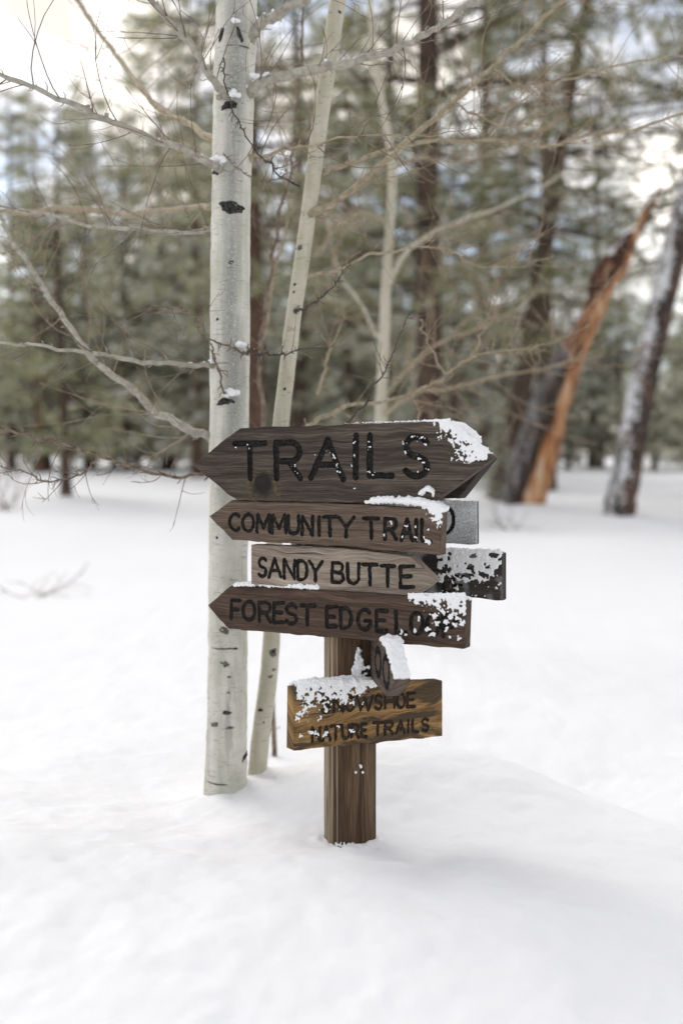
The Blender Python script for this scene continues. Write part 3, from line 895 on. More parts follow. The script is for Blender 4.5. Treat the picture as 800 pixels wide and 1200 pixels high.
# FOREST EDGE LOOP: slab on the left of its top edge, crust on the right end
def fD(x, y):
    top = 693 + (x - 400) * 0.076
    return float(np.clip(1.05 - (y - top) / (6 + 0.62 * max(0, x - 478)), 0, 1)) if 478 < x < 545 else 0
s_list = [chain(bD, [(273, 687, .9), (300, 686, 1.1), (330, 687, 1.15), (352, 688.5, 1.2), (370, 689.5, 1.0)], (0.005, 0.009), 15, 420, 0.04, 0.35),
          chain(bD, [(480, 699, .7), (500, 700, 1.0), (525, 702, 1.0), (544, 704, .7)], (0.004, 0.0075), 16, 220, 0.04, 0.3),
          scatter(bD, 8000, {'box': (478, 695, 545, 755), 'f': fD}, (0.0012, 0.0029), 17, clump=0.74)]
for (x, y, r, k) in ((470, 741, 2.5, 8), (475, 744, 2, 6), (486, 740, 3, 10), (501, 738, 3.5, 14), (506, 743, 3, 12), (512, 730, 3, 10), (522, 728, 3, 12), (528, 722, 3, 12), (533, 732, 3, 10), (523, 737, 2.5, 8), (538, 748, 2.5, 7), (527, 746, 2.5, 7), (490, 724, 2, 5), (508, 722, 3, 10)):
    rg = rs(int(x * y)); s_list.append(([bD.px(x + rg.normal(0, r * .5), y + rg.normal(0, r * .5), 0.0) for _ in range(k)], list(rg.uniform(0.0018, 0.004, k))))
snow(oD, s_list)
# rear boards
snow(oG, [chain(bG, [(517, 586.5, .5), (540, 587.5, .5), (558, 588, .5)], (0.004, 0.007), 18, 90, 0.036, 0.2)], 0.0028)
def fH(x, y): return float(np.clip(1.15 - (y - (644 + (x - 512) * 0.065)) / 62, 0, 1)) if 512 < x < 587 else 0
snow(oH, [scatter(bH, 8000, {'box': (512, 643, 588, 702), 'f': fH}, (0.0012, 0.0028), 19, clump=0.82),
          chain(bH, [(512, 644, .8), (545, 646, 1), (585, 648.5, .8)], (0.0035, 0.006), 20, 170, 0.038, 0.25)], 0.0025)
# end-on board: snow on the upper slope of its point
fa = bF.w(sF(-0.135), 0.071); fb = bF.w(sF(0.0), 0.0)
rg = rs(22); cc, rr_ = [], []
for k in range(260):
    t = rg.uniform(-0.08, 0.93); w = rg.uniform(0.002, 0.040)
    p = fa + (fb - fa) * t - bF.N * w
    up = np.array([0, -0.46, 0.89]); ra = rg.uniform(0.005, 0.009) * (1.25 - 0.5 * abs(t))
    cc.append(p + up * ra * rg.uniform(0.0, 0.7)); rr_.append(ra)
for k in range(60):
    p = fa - bF.U * sF(rg.uniform(0.0, 0.05)) - bF.N * rg.uniform(0.0, 0.045); cc.append(p + np.array([0, 0, rg.uniform(0.0, 0.012)])); rr_.append(rg.uniform(0.006, 0.011))
snow(oF, [(cc, rr_)], 0.003, 0.0015)
# lowest board: cap on the left of the top edge, crust below it, a plume climbing the post
def fE(x, y):
    top = 806 - (x - 345) * 0.045
    a = 1.05 - (y - top) / (29 if x < 395 else max(3, 29 - (x - 395) * 0.55))
    if x < 362: a = max(a, 0.62 - (y - 806) / 75)
    if x > 445: a = 0
    return float(np.clip(a, 0, 1))
s_list = [chain(bE, [(352, 805, .8), (370, 803.5, 1.2), (395, 802, 1.25), (418, 800.5, 1.25), (436, 799, .8), (443, 798, .5)], (0.006, 0.0105), 24, 360, 0.04, 0.4),
          scatter(bE, 8000, {'box': (348, 797, 446, 850), 'f': fE}, (0.0013, 0.0032), 25, clump=0.52)]
for (x, y, r, k) in ((347, 841, 3, 10), (352, 836, 3, 12), (360, 828, 4, 12), (374, 842, 3, 10), (365, 858, 3, 10), (370, 860, 3, 10), (383, 860, 3, 9), (397, 852, 2, 5), (412, 857, 2.5, 6), (382, 833, 3, 10), (402, 822, 4, 14), (412, 824, 3, 10), (352, 862, 1.5, 3), (425, 823, 2, 4)):
    rg = rs(int(x * y)); s_list.append(([bE.px(x + rg.normal(0, r * .6), y + rg.normal(0, r * .5), 0.0) for _ in range(k)], list(rg.uniform(0.0018, 0.0042, k))))
snow(oE, s_list)
cc, rr_ = [], []; rg = rs(33)
for k in range(150):
    t = rg.beta(1.1, 1.5); w = (1 - t) * 9 + 2
    p = P(420 + rg.normal(0, w * .5), 800 - t * 42, POST_D - 0.074)
    cc.append(p + np.array([0, rg.uniform(-0.006, 0.004), 0])); rr_.append(rg.uniform(0.003, 0.0068))
for k in range(170):
    a = rg.uniform(0, 2 * math.pi); x, y = POST[0] + 0.081 * math.cos(a), POST[1] + 0.081 * math.sin(a)
    up = abs(rg.normal(0, 0.006)) * (1 + math.sin(a * 3))
    cc.append(np.array([x + rg.normal(0, .005), y + rg.normal(0, .005), gz(x, y) + up])); rr_.append(rg.uniform(0.002, 0.0048))
for (x, y) in ((422, 897), (425, 905), (417, 905), (423, 899)):
    cc.append(P(x, y, POST_D - 0.075)); rr_.append(0.005)
snow(post, [(cc, rr_)], 0.0026, 0.0015)

# ------------------------------------------------------------------ aspens
def trunk_mesh(name, tree, prof, depth, mat, n=64, seed=0, band=False, sub=14):
    """prof: list of (px centre, py, px width) down the trunk from the top"""
    path = np.array([P(x, y, depth) for x, y, w in prof]); rad = np.array([w * depth / F / 2 for *_, w in prof])
    pp = catmull(np.column_stack([path, rad]), sub)
    v, q, t = tube(pp[:, :3], pp[:, 3], n, rough=0.025, seed=seed)
    cen = np.vstack([np.repeat(pp[:, :3], n, 0), pp[0, :3], pp[-1, :3]])
    off = v - cen; rr = np.maximum(np.linalg.norm(off, axis=1), 1e-6)
    at = None
    if band:
        lx = off[:, 0] / rr; front = off[:, 1] < 0
        b = np.clip(1 - abs(lx - 0.12 - 0.25 * vnoise(v[:, 2] * 3, v[:, 2] * 0 + 3, seed=4)) / 0.55, 0, 1) ** 0.45 * front
        hgt = v[:, 2]
        b = b * np.clip((hgt - 0.75) / 0.5, 0, 1)
        foot = np.clip(1 - abs(hgt - 0.22) / 0.28, 0, 1) * np.clip(1 - abs(lx - 0.2) / 0.8, 0, 1) * front
        at = {'band': b, 'foot': foot}
    return part(name, v, [q, t], mat, tree, attrs=at), pp

def scar(tree, trunk_pp, px, py, w, h, depth, seed, mat=M_SCAR, rot=0.0, lift=0.0022, shape='eye'):
    """a rough dark scar wrapped on the front of a trunk; px, py, w, h in pixels"""
    c = P(px, py, depth); zz = trunk_pp[:, 2]; k = int(np.argmin(abs(zz - c[2])))
    ax, ay, r = trunk_pp[k, 0], trunk_pp[k, 1], trunk_pp[k, 3] * 1.012
    s = depth / F; nr, na = 7, 28
    vv = []
    for i in range(nr + 1):
        for j in range(na):
            a = 2 * math.pi * j / na; q = i / nr
            rad = q * (1 + 0.38 * float(fbm(np.array([math.cos(a) * 1.6 + seed]), np.array([math.sin(a) * 1.6]), seed=seed, oct=3)[0]))
            x = rad * math.cos(a) * w / 2; y = rad * math.sin(a) * h / 2
            if shape == 'chev': y -= 0.012 * 2.2 * x * x / max(w, 1) * 18
            x, y = x * math.cos(rot) - y * math.sin(rot), x * math.sin(rot) + y * math.cos(rot)
            wx = c[0] + x * s - ax; wz = c[2] + y * s
            wx = max(-r * 0.995, min(r * 0.995, wx))
            bump = lift * (1 - q ** 2) * (0.5 + float(vnoise(np.array([x * .5 + seed]), np.array([y * .5]), seed=seed)[0])) + 0.0004
            rr2 = r + bump - (0.003 if i == nr else 0)
            th = math.asin(wx / r)
            vv.append((ax + rr2 * math.sin(th), ay - rr2 * math.cos(th), wz))
    vv = np.array(vv); i = np.arange(nr)[:, None] * na; j = np.arange(na)[None]; k2 = (j + 1) % na
    q = np.stack([i + j, i + k2, i + na + k2, i + na + j], -1).reshape(-1, 4)
    return part('bark_scar', vv, q, mat, tree)

def twig_path(p0, d0, L, rg, curl=0.5, n=7, lift=0.25):
    """a twig that leaves in direction d0 and curves upwards"""
    d = d0 / np.linalg.norm(d0); p = p0.copy(); out = [p.copy()]
    bend = rg.normal(0, curl, 3) / n
    for k in range(n):
        d = d + bend + np.array([0, 0, lift / n]) + rg.normal(0, 0.05, 3); d /= np.linalg.norm(d)
        p = p + d * L / n; out.append(p.copy())
    return np.array(out)

def branch(tree, depth, pts, w0, w1, seed, mat=M_BRANCH, tw=5, twl=(0.10, 0.30), tmat=None, snow_n=0, knots=True, sub2=2, tw_r=0.0016, curl=0.6):
    """pts: (px, py, depth offset); w0, w1: widths in pixels at both ends"""
    rg = rs(seed)
    raw = np.array([P(x, y, depth + dd) for x, y, dd in pts])
    path = catmull(raw, 9)
    n = len(path)
    jit = np.stack([fbm(np.arange(n) * .33, np.zeros(n) + k * 5, seed=seed + k, oct=2) for k in range(3)], -1)
    path = path + jit * 0.006 * np.minimum(1, np.arange(n) / 4)[:, None]
    dd = path[:, 1]
    wid = 0.74 * (w1 + (w0 - w1) * (1 - np.linspace(0, 1, n)) ** 1.25) * (1 + 0.10 * fbm(np.arange(n) * 0.6, np.zeros(n), seed=seed + 9, oct=2))
    rad = wid * dd / F / 2
    b = MB(); b.tube(path, rad, 10, rough=0.03, seed=seed)
    if knots:
        for k in range(max(1, n // 16)):
            j = rg.randint(2, n - 1); iv, it = ico()
            b.add(iv * np.array([1.2, 1.2, 1.2]) * rad[j] * rg.uniform(0.5, 0.8) + path[j] + rg.normal(0, 1, 3) * rad[j] * 0.6, None, it)
    for k in range(int(n * 0.5)):                          # short spurs and buds
        j = rg.randint(2, n - 1); fw = path[j] - path[j - 1]; fw /= np.linalg.norm(fw)
        sd = rg.normal(0, 1, 3); sd -= fw * sd.dot(fw); sd /= np.linalg.norm(sd); L = rg.uniform(0.006, 0.028)
        q0 = path[j]; q1 = q0 + sd * (rad[j] + L * 0.5) + fw * L * 0.3; q2 = q1 + fw * L * 0.45 + sd * L * 0.35
        rr0 = min(rad[j] * 0.7, 0.0022); b.tube(np.array([q0, q1, q2]), [rr0, rr0 * 0.8, rr0 * 0.5], 5)
    bo = b.part('branch', mat, tree)
    if tw:
        t = MB()
        for k in range(int(tw * 2.6)):
            j = int(rg.uniform(0.15, 0.98) * (n - 1)); j2 = min(j + 1, n - 1)
            fwd = path[j2] - path[j2 - 1]; fwd /= np.linalg.norm(fwd)
            side = rg.normal(0, 1, 3); side[1] *= 0.7; side -= fwd * side.dot(fwd); side /= np.linalg.norm(side)
            L = rg.uniform(*twl)
            p = twig_path(path[j], fwd * rg.uniform(0.4, 1.0) + side * 0.9, L, rg, curl)
            r0 = min(tw_r * rg.uniform(0.8, 1.3), rad[j] * 0.8)
            t.tube(p, np.linspace(r0, r0 * 0.45, len(p)), 5)
            for _ in range(sub2):
                jj = rg.randint(2, len(p) - 1); fw = p[jj] - p[jj - 1]; fw /= np.linalg.norm(fw)
                p2 = twig_path(p[jj], fw + rg.normal(0, 0.7, 3) * np.array([1, .6, 1]), L * rg.uniform(0.25, 0.55), rg, curl)
                t.tube(p2, np.linspace(r0 * 0.6, r0 * 0.3, len(p2)), 4)
        tag(t.part('twigs', tmat or M_TWIG, bo), kind='stuff')
    if snow_n:
        cc, rr = [], []
        for k in range(snow_n):
            j = int(abs(rg.normal(0, 0.16)) * (n - 1)); j = min(j, n - 1)
            ra = rad[j] * rg.uniform(0.22, 0.42) + 0.0015
            cc.append(path[j] + np.array([rg.normal(0, .006), rg.uniform(-0.5, 0.5) * rad[j], rad[j] * 0.95])); rr.append(ra)
        blob_mesh('snow', np.array(cc), np.array(rr), 0.003, M_SNOW, bo, noise=0.0012)['kind'] = 'stuff'
    return bo

def tuft(tree, px, py, depth, r_px, seed, n=16):
    """a pat of snow resting on a branch collar"""
    rg = rs(seed); cc, rr = [], []
    for k in range(n):
        cc.append(P(px + rg.normal(0, r_px * .42), py - abs(rg.normal(0, r_px * .22)) + abs(rg.normal(0, 1)), depth + rg.uniform(-0.006, 0.02)))
        rr.append(rg.uniform(0.3, 0.55) * r_px * depth / F)
    blob_mesh('snow', np.array(cc), np.array(rr), 0.0028, M_SNOW, tree, noise=0.0013)['kind'] = 'stuff'

x1, y1 = on_ground(265, A1_D)
aspen = empty('aspen_tree', (x1, y1, gz(x1, y1)), 'thick pale aspen trunk standing left behind the sign post', 'tree')
t1, pp1 = trunk_mesh('trunk', aspen, [(280, -260, 40), (279, -120, 43), (278, -40, 45), (277, 20, 47), (275, 80, 47), (273, 150, 46), (271, 240, 45), (270, 320, 45.5), (269.5, 400, 46), (269, 480, 46), (268, 560, 46), (267.5, 650, 46), (267, 740, 46.5), (266.5, 820, 47.5), (265.5, 880, 49), (264.5, 920, 51), (264, 960, 54)], A1_D, M_ASPEN, 72, 3, True)
d1f = A1_D - 0.06
for (x, y, w, h, sd, mt, rot, sh) in ((270, 243, 31, 15, 1, M_SCAR, -0.08, 'eye'), (268, 124, 22, 9, 2, M_SCAR, 0.05, 'chev'), (253, 197, 14, 15, 3, M_SCAR, 0.5, 'eye'), (281, 41, 5, 17, 4, M_SCAR, 0.35, 'eye'),
      (258.5, 40, 5, 15, 5, M_SCAR, -0.25, 'eye'), (266, 470, 22, 9, 6, M_SCAR, 0, 'chev'), (271, 308, 6, 5, 7, M_SCAR, 0, 'eye'), (263, 738, 13, 8, 8, M_SCAR_GREY, -0.5, 'eye'), (264, 778, 10, 6, 9, M_SCAR_GREY, -0.4, 'eye'),
      (267, 834.5, 11, 5, 10, M_SCAR, 0, 'eye'), (251, 849, 11, 6, 11, M_SCAR_GREY, 0.1, 'eye'), (286.5, 890, 4, 14, 12, M_SCAR, -0.45, 'eye'), (255, 374, 4, 3, 13, M_SCAR, 0, 'eye'), (276, 760, 6, 3, 14, M_SCAR, 0, 'eye'),
      (270, 852, 9, 3, 15, M_SCAR_GREY, 0, 'eye'), (262, 760, 26, 1.8, 16, M_SCAR_GREY, 0.02, 'eye'), (255, 918, 30, 2.4, 17, M_SCAR_GREY, -0.05, 'eye'), (268, 811, 4, 3, 18, M_SCAR_GREY, 0, 'eye'), (278, 54.5, 30, 1.5, 19, M_SCAR_GREY, 0, 'eye'), (254, 630, 4, 3.4, 20, M_SCAR, 0, 'eye'), (269, 793, 4, 2.6, 21, M_SCAR_GREY, 0, 'eye')):
    scar(aspen, pp1, x, y, w, h, d1f, sd, mt, rot, 0.003, sh)
D = A1_D
branch(aspen, D, [(258, 199, -.06), (247, 192, -.10), (205, 172, -.16), (150, 151, -.20), (100, 128, -.24), (50, 108, -.28), (0, 88, -.32), (-60, 70, -.35)], 13, 6, 101, tw=9, twl=(.12, .42), snow_n=10)
branch(aspen, D, [(264, 113, -.06), (257, 102, -.11), (242, 80, -.15), (222, 50, -.18), (200, 27, -.20), (176, -4, -.22), (150, -40, -.25)], 13, 9, 102, tw=5, twl=(.12, .4), snow_n=8)
branch(aspen, D, [(255, 168, .03), (249, 163, .08), (214, 141, .35), (186, 126, .55), (165, 101, .75), (140, 70, 1.0), (110, 30, 1.3), (80, -20, 1.6), (60, -60, 1.8)], 12, 6, 103, mat=M_BRANCH_TAN, tw=9, twl=(.2, .6), tmat=M_TWIG_TAN)
branch(aspen, D, [(255, 272, .0), (246, 270, .03), (200, 270, .08), (139, 268, .15), (92, 262, .20), (37, 248, .26), (-20, 238, .3)], 9, 4, 104, tw=8, twl=(.12, .4), snow_n=4)
branch(aspen, D, [(253, 240, .05), (246, 241, .1), (202, 247, .35), (150, 252, .6), (90, 244, .8), (20, 250, 1.1), (-40, 240, 1.3)], 10, 7, 105, mat=M_BRANCH_TAN, tw=9, twl=(.2, .6), tmat=M_TWIG_TAN)
branch(aspen, D, [(252, 429, -.03), (243, 427.5, -.07), (202, 427, -.11), (150, 422, -.15), (90, 412, -.19), (40, 405, -.21), (0, 400, -.23), (-60, 392, -.25)], 9, 4, 106, tw=7, twl=(.1, .32), snow_n=12)
branch(aspen, D, [(252, 516, .0), (240, 508, -.02), (217, 502, -.02), (187, 484, .05), (150, 452, .14), (112, 422, .24), (79, 380, .34), (52, 341, .44), (26, 300, .52), (4, 262, .6), (-20, 215, .7)], 15, 7, 107, mat=M_BRANCH, tw=12, twl=(.15, .5), tmat=M_TWIG_TAN)
branch(aspen, D, [(250, 556, .0), (238, 557, -.03), (195, 557, -.07), (150, 544, -.11), (112, 533, -.14), (75, 521, -.17), (35, 511, -.19), (0, 500, -.21), (-40, 492, -.22)], 6, 3, 108, mat=M_TWIG, tw=6, twl=(.1, .28))
branch(aspen, D, [(116, 533, -.14), (104, 548, -.13), (82, 561, -.12), (49, 562, -.12), (20, 550, -.12), (0, 545, -.13)], 3.4, 2, 109, mat=M_TWIG, tw=4, twl=(.06, .16))
branch(aspen, D, [(289, 414, -.085), (270, 408, -.10), (253, 400, -.12), (238, 392, -.14), (226, 371, -.16), (210, 360, -.18), (190, 359, -.2), (168, 361, -.21)], 3.6, 1.8, 110, mat=M_TWIG, tw=3, twl=(.06, .18))
branch(aspen, D, [(247, 402, -.10), (251, 420, -.09), (258, 440, -.085), (262, 462, -.08)], 2.6, 3.6, 111, mat=M_TWIG, tw=1, twl=(.04, .08))
branch(aspen, D, [(288, 116, -.02), (299, 103, -.05), (315, 95, -.07), (350, 84, -.10), (400, 75, -.13), (435, 67, -.15), (470, 55, -.18), (500, 40, -.2), (535, 16, -.22), (570, -10, -.25)], 19, 8, 112, mat=M_BRANCH, tw=9, twl=(.1, .4), snow_n=26)
branch(aspen, D, [(290, 50, -.02), (300, 34, -.04), (318, 21, -.06), (340, 9, -.08), (365, -6, -.1), (400, -30, -.12)], 20, 11, 113, tw=2, snow_n=16)
branch(aspen, D, [(290, 192, -.01), (297, 185, -.03), (324, 178, -.06), (361, 172, -.09), (410, 161, -.12), (470, 161, -.15), (520, 158, -.18), (570, 145, -.2)], 7, 1, 114, mat=M_BRANCH_TAN, tw=8, twl=(.1, .3))
branch(aspen, D, [(284, 414, -.07), (291, 413, -.09), (312, 415, -.10), (330, 416, -.11), (350, 410, -.12), (372, 403, -.13)], 6, 1.6, 115, mat=M_TWIG_DARK, tw=4, twl=(.04, .1), snow_n=5)
branch(aspen, D, [(262, 67, -.12), (264, 88, -.13), (270, 118, -.14), (282, 150, -.15), (300, 176, -.16), (316, 192, -.16), (327, 204, -.16), (352, 218, -.17)], 2.2, 2.6, 116, mat=M_TWIG_DARK, tw=2, twl=(.06, .14))
branch(aspen, D, [(262, 180, -.09), (280, 200, -.13), (310, 212, -.17), (335, 206, -.2)], 2.0, 1.2, 117, mat=M_TWIG, tw=2, twl=(.05, .12))
for (x, y, r, sd) in ((276, 25, 6, 1), (272, 111, 8, 2), (256, 187, 8, 3), (249, 423, 5, 4), (282, 404, 7, 5), (268, 461, 9, 6), (299, 90, 7, 8), (313, 89, 6, 9)):
    tuft(aspen, x, y, A1_D - (0.075 if 255 < x < 290 else 0.05), r, sd)

x2, y2 = on_ground(302, A2_D)
aspen2 = empty('aspen_tree', (x2, y2, gz(x2, y2)), 'slender leaning aspen stem just right of the thick aspen', 'tree')
t2, pp2 = trunk_mesh('trunk', aspen2, [(418, -200, 15), (408, -90, 17), (401, -30, 18.5), (396, 0, 19), (387, 60, 18.5), (377, 130, 18), (369, 190, 18), (362, 245, 17.5), (353, 310, 18), (344, 370, 18), (337, 430, 18.5), (330, 490, 19), (324, 560, 19.5), (321, 640, 20), (319.5, 720, 20.5), (315, 790, 21), (306, 860, 22), (301, 910, 23), (297, 960, 25)], A2_D, M_ASPEN2, 40, 8)
for (x, y, w, h, sd, mt) in ((320, 764, 9, 11, 31, M_SCAR_GREY), (320, 764, 4.5, 6, 32, M_SCAR), (305, 832, 7, 5, 33, M_SCAR), (321, 785, 5, 3, 34, M_SCAR_GREY), (317, 793, 6, 4, 35, M_SCAR_GREY), (309, 846, 3, 3, 36, M_SCAR_GREY), (302, 912, 3, 3, 37, M_SCAR_GREY), (345, 333, 3, 3, 38, M_SCAR), (344, 342, 3, 3, 39, M_SCAR), (333, 456, 4, 4, 40, M_SCAR), (350, 290, 8, 7, 41, M_SCAR_GREY), (398, 13, 4, 3, 42, M_SCAR)):
    scar(aspen2, pp2, x, y, w, h, A2_D - 0.03, sd, mt, 0, 0.002)
D = A2_D
TN = dict(mat=M_BRANCH_TAN, tmat=M_TWIG_TAN)
branch(aspen2, D, [(360, 256, .0), (368, 248, -.02), (400, 232, .03), (440, 200, .1), (500, 145, .2), (545, 108, .28), (577, 78, .33), (620, 38, .4), (662, 0, .46), (700, -30, .5)], 12, 5, 201, tw=16, twl=(.15, .5), **TN)
branch(aspen2, D, [(371, 203, .0), (379, 200, .02), (410, 193, .08), (440, 180, .14), (485, 169, .22), (530, 165, .28), (575, 165, .33), (620, 169, .38), (650, 170, .42), (687, 159, .46), (740, 152, .5), (800, 133, .55), (850, 120, .6)], 8, 4, 202, tw=18, twl=(.15, .45), **TN)
branch(aspen2, D, [(355, 324, .0), (362, 322, .02), (387, 319, .08), (432, 299, .18), (470, 293, .25), (500, 291, .3), (532, 297, .35), (565, 312, .4), (612, 311, .45), (650, 300, .5)], 6, 1.2, 203, tw=14, twl=(.12, .42), **TN)
branch(aspen2, D, [(345, 364, -.02), (352, 363, -.05), (365, 358, -.08), (380, 347, -.10), (396, 326, -.12), (412, 308, -.13)], 5, 1.5, 204, mat=M_TWIG_DARK, tw=3, twl=(.04, .12))
branch(aspen2, D, [(330, 515, .05), (365, 497, .12), (400, 478, .2), (441, 470, .28), (477, 464, .35), (500, 452, .4), (521, 440, .43), (548, 423, .48), (576, 412, .53), (615, 408, .6), (648, 400, .66), (690, 380, .7)], 7, 1.4, 205, tw=14, twl=(.12, .42), **TN)
branch(aspen2, D, [(553, 421, .5), (560, 400, .5), (568, 382, .5), (576, 362, .51), (583, 347, .52)], 3.4, 2, 206, tw=3, twl=(.08, .2), **TN)
branch(aspen2, D, [(521, 440, .43), (510, 418, .42), (498, 394, .41), (492, 375, .4)], 3.4, 2, 207, tw=3, twl=(.08, .2), **TN)
branch(aspen2, D, [(480, 464, .35), (488, 478, .34), (491, 496, .33)], 3.2, 2.4, 208, tw=1, twl=(.05, .1), **TN)
branch(aspen2, D, [(577, 80, .33), (595, 94, .36), (612, 99, .38), (640, 97, .42), (669, 92, .46), (740, 73, .55), (800, 64, .62), (850, 52, .7)], 4.5, 2.4, 209, tw=10, twl=(.12, .36), **TN)
branch(aspen2, D, [(533, 118, .26), (550, 132, .27), (586, 146, .3), (625, 145, .33)], 3.4, 2, 210, tw=5, twl=(.1, .3), **TN)
branch(aspen2, D, [(380, 520, -.1), (412, 492, -.12), (433, 462, -.14), (450, 434, -.15), (466, 403, -.16), (481, 366, -.17)], 3.6, 1.6, 211, mat=M_TWIG_DARK, tw=3, twl=(.05, .16))
branch(aspen2, D, [(361, 262, .0), (370, 255, .01), (380, 254, .03), (392, 262, .06), (405, 264, .09), (415, 255, .1), (416, 240, .1)], 4.5, 2, 212, tw=3, twl=(.06, .15), **TN)
branch(aspen2, D, [(372, 462, .6), (378, 440, .6), (385, 415, .6), (396, 390, .6), (402, 375, .6), (404, 350, .6)], 5, 1, 213, tw=3, twl=(.1, .25), **TN)
# thin suckers standing between the two stems
sap = empty('aspen_sapling', (*on_ground(322, 4.3), gz(*on_ground(322, 4.3))), 'thin twiggy sapling between the thick and the slender aspen', 'sapling')
branch(sap, 4.3, [(322, 900, 0), (316, 700, 0), (308, 520, 0), (305, 420, 0), (311, 360, 0), (320, 300, 0), (328, 250, 0), (338, 215, .02), (343, 168, .03), (350, 105, .05), (356, 22, .05), (360, -40, .05)], 8, 3.4, 301, mat=M_TWIG, tw=16, twl=(.15, .5), tmat=M_TWIG)
branch(sap, 4.3, [(308, 400, .02), (318, 340, .05), (330, 290, .1), (338, 230, .12), (334, 178, .14), (322, 120, .15), (318, 60, .15)], 5, 2, 302, mat=M_BRANCH_TAN, tw=10, twl=(.12, .4), tmat=M_TWIG_TAN)

x3, y3 = on_ground(445, A3_D)
aspen3 = empty('aspen_tree', (x3, y3, gz(x3, y3)), 'pale blurred aspen trunk rising behind the right half of the TRAILS board', 'tree')
t3, pp3 = trunk_mesh('trunk', aspen3, [(428, -80, 5), (436, 40, 7), (446, 110, 8), (458, 180, 9.5), (459, 230, 10), (455, 290, 10), (452, 340, 11.5), (450, 400, 12), (447, 460, 13), (446, 520, 16), (445, 650, 18), (444, 780, 20)], A3_D, M_ASPEN3, 24, 15)
D = A3_D
branch(aspen3, D, [(453, 336, 0), (462, 318, .05), (480, 292, .2), (505, 275, .35), (530, 262, .5), (580, 245, .8), (640, 215, 1.1), (700, 170, 1.4), (740, 120, 1.7)], 9, 2, 401, mat=M_ASPEN3, tw=7, twl=(.4, 1.1), tmat=M_TWIG_TAN, tw_r=.004)
branch(aspen3, D, [(452, 400, 0), (440, 392, .1), (432, 376, .2), (420, 350, .4), (405, 335, .6), (392, 300, .7), (385, 262, .8)], 7, 2, 402, mat=M_ASPEN3, tw=4, twl=(.3, .9), tmat=M_TWIG_TAN, tw_r=.004)
branch(aspen3, D, [(448, 470, 0), (470, 440, .1), (510, 405, .25), (560, 385, .4), (600, 365, .6), (640, 335, .8)], 7, 1.5, 403, mat=M_BRANCH_TAN, tw=7, twl=(.3, 1.0), tmat=M_TWIG_TAN, tw_r=.004)
branch(aspen3, D, [(447, 490, 0), (480, 462, -.2), (530, 455, -.4), (580, 440, -.6), (640, 432, -.8), (700, 410, -1)], 7, 1.5, 404, mat=M_BRANCH_TAN, tw=7, twl=(.3, 1.0), tmat=M_TWIG_TAN, tw_r=.004)
branch(aspen3, D, [(458, 200, 0), (490, 185, .2), (540, 190, .5), (600, 170, .8), (660, 140, 1)], 6, 1.5, 405, mat=M_BRANCH_TAN, tw=5, twl=(.3, .9), tmat=M_TWIG_TAN, tw_r=.004)
branch(aspen3, D, [(455, 260, 0), (425, 250, -.2), (400, 262, -.3), (370, 300, -.4)], 6, 3, 406, mat=M_BRANCH_TAN, tw=4, twl=(.3, .8), tmat=M_TWIG_TAN, tw_r=.004)

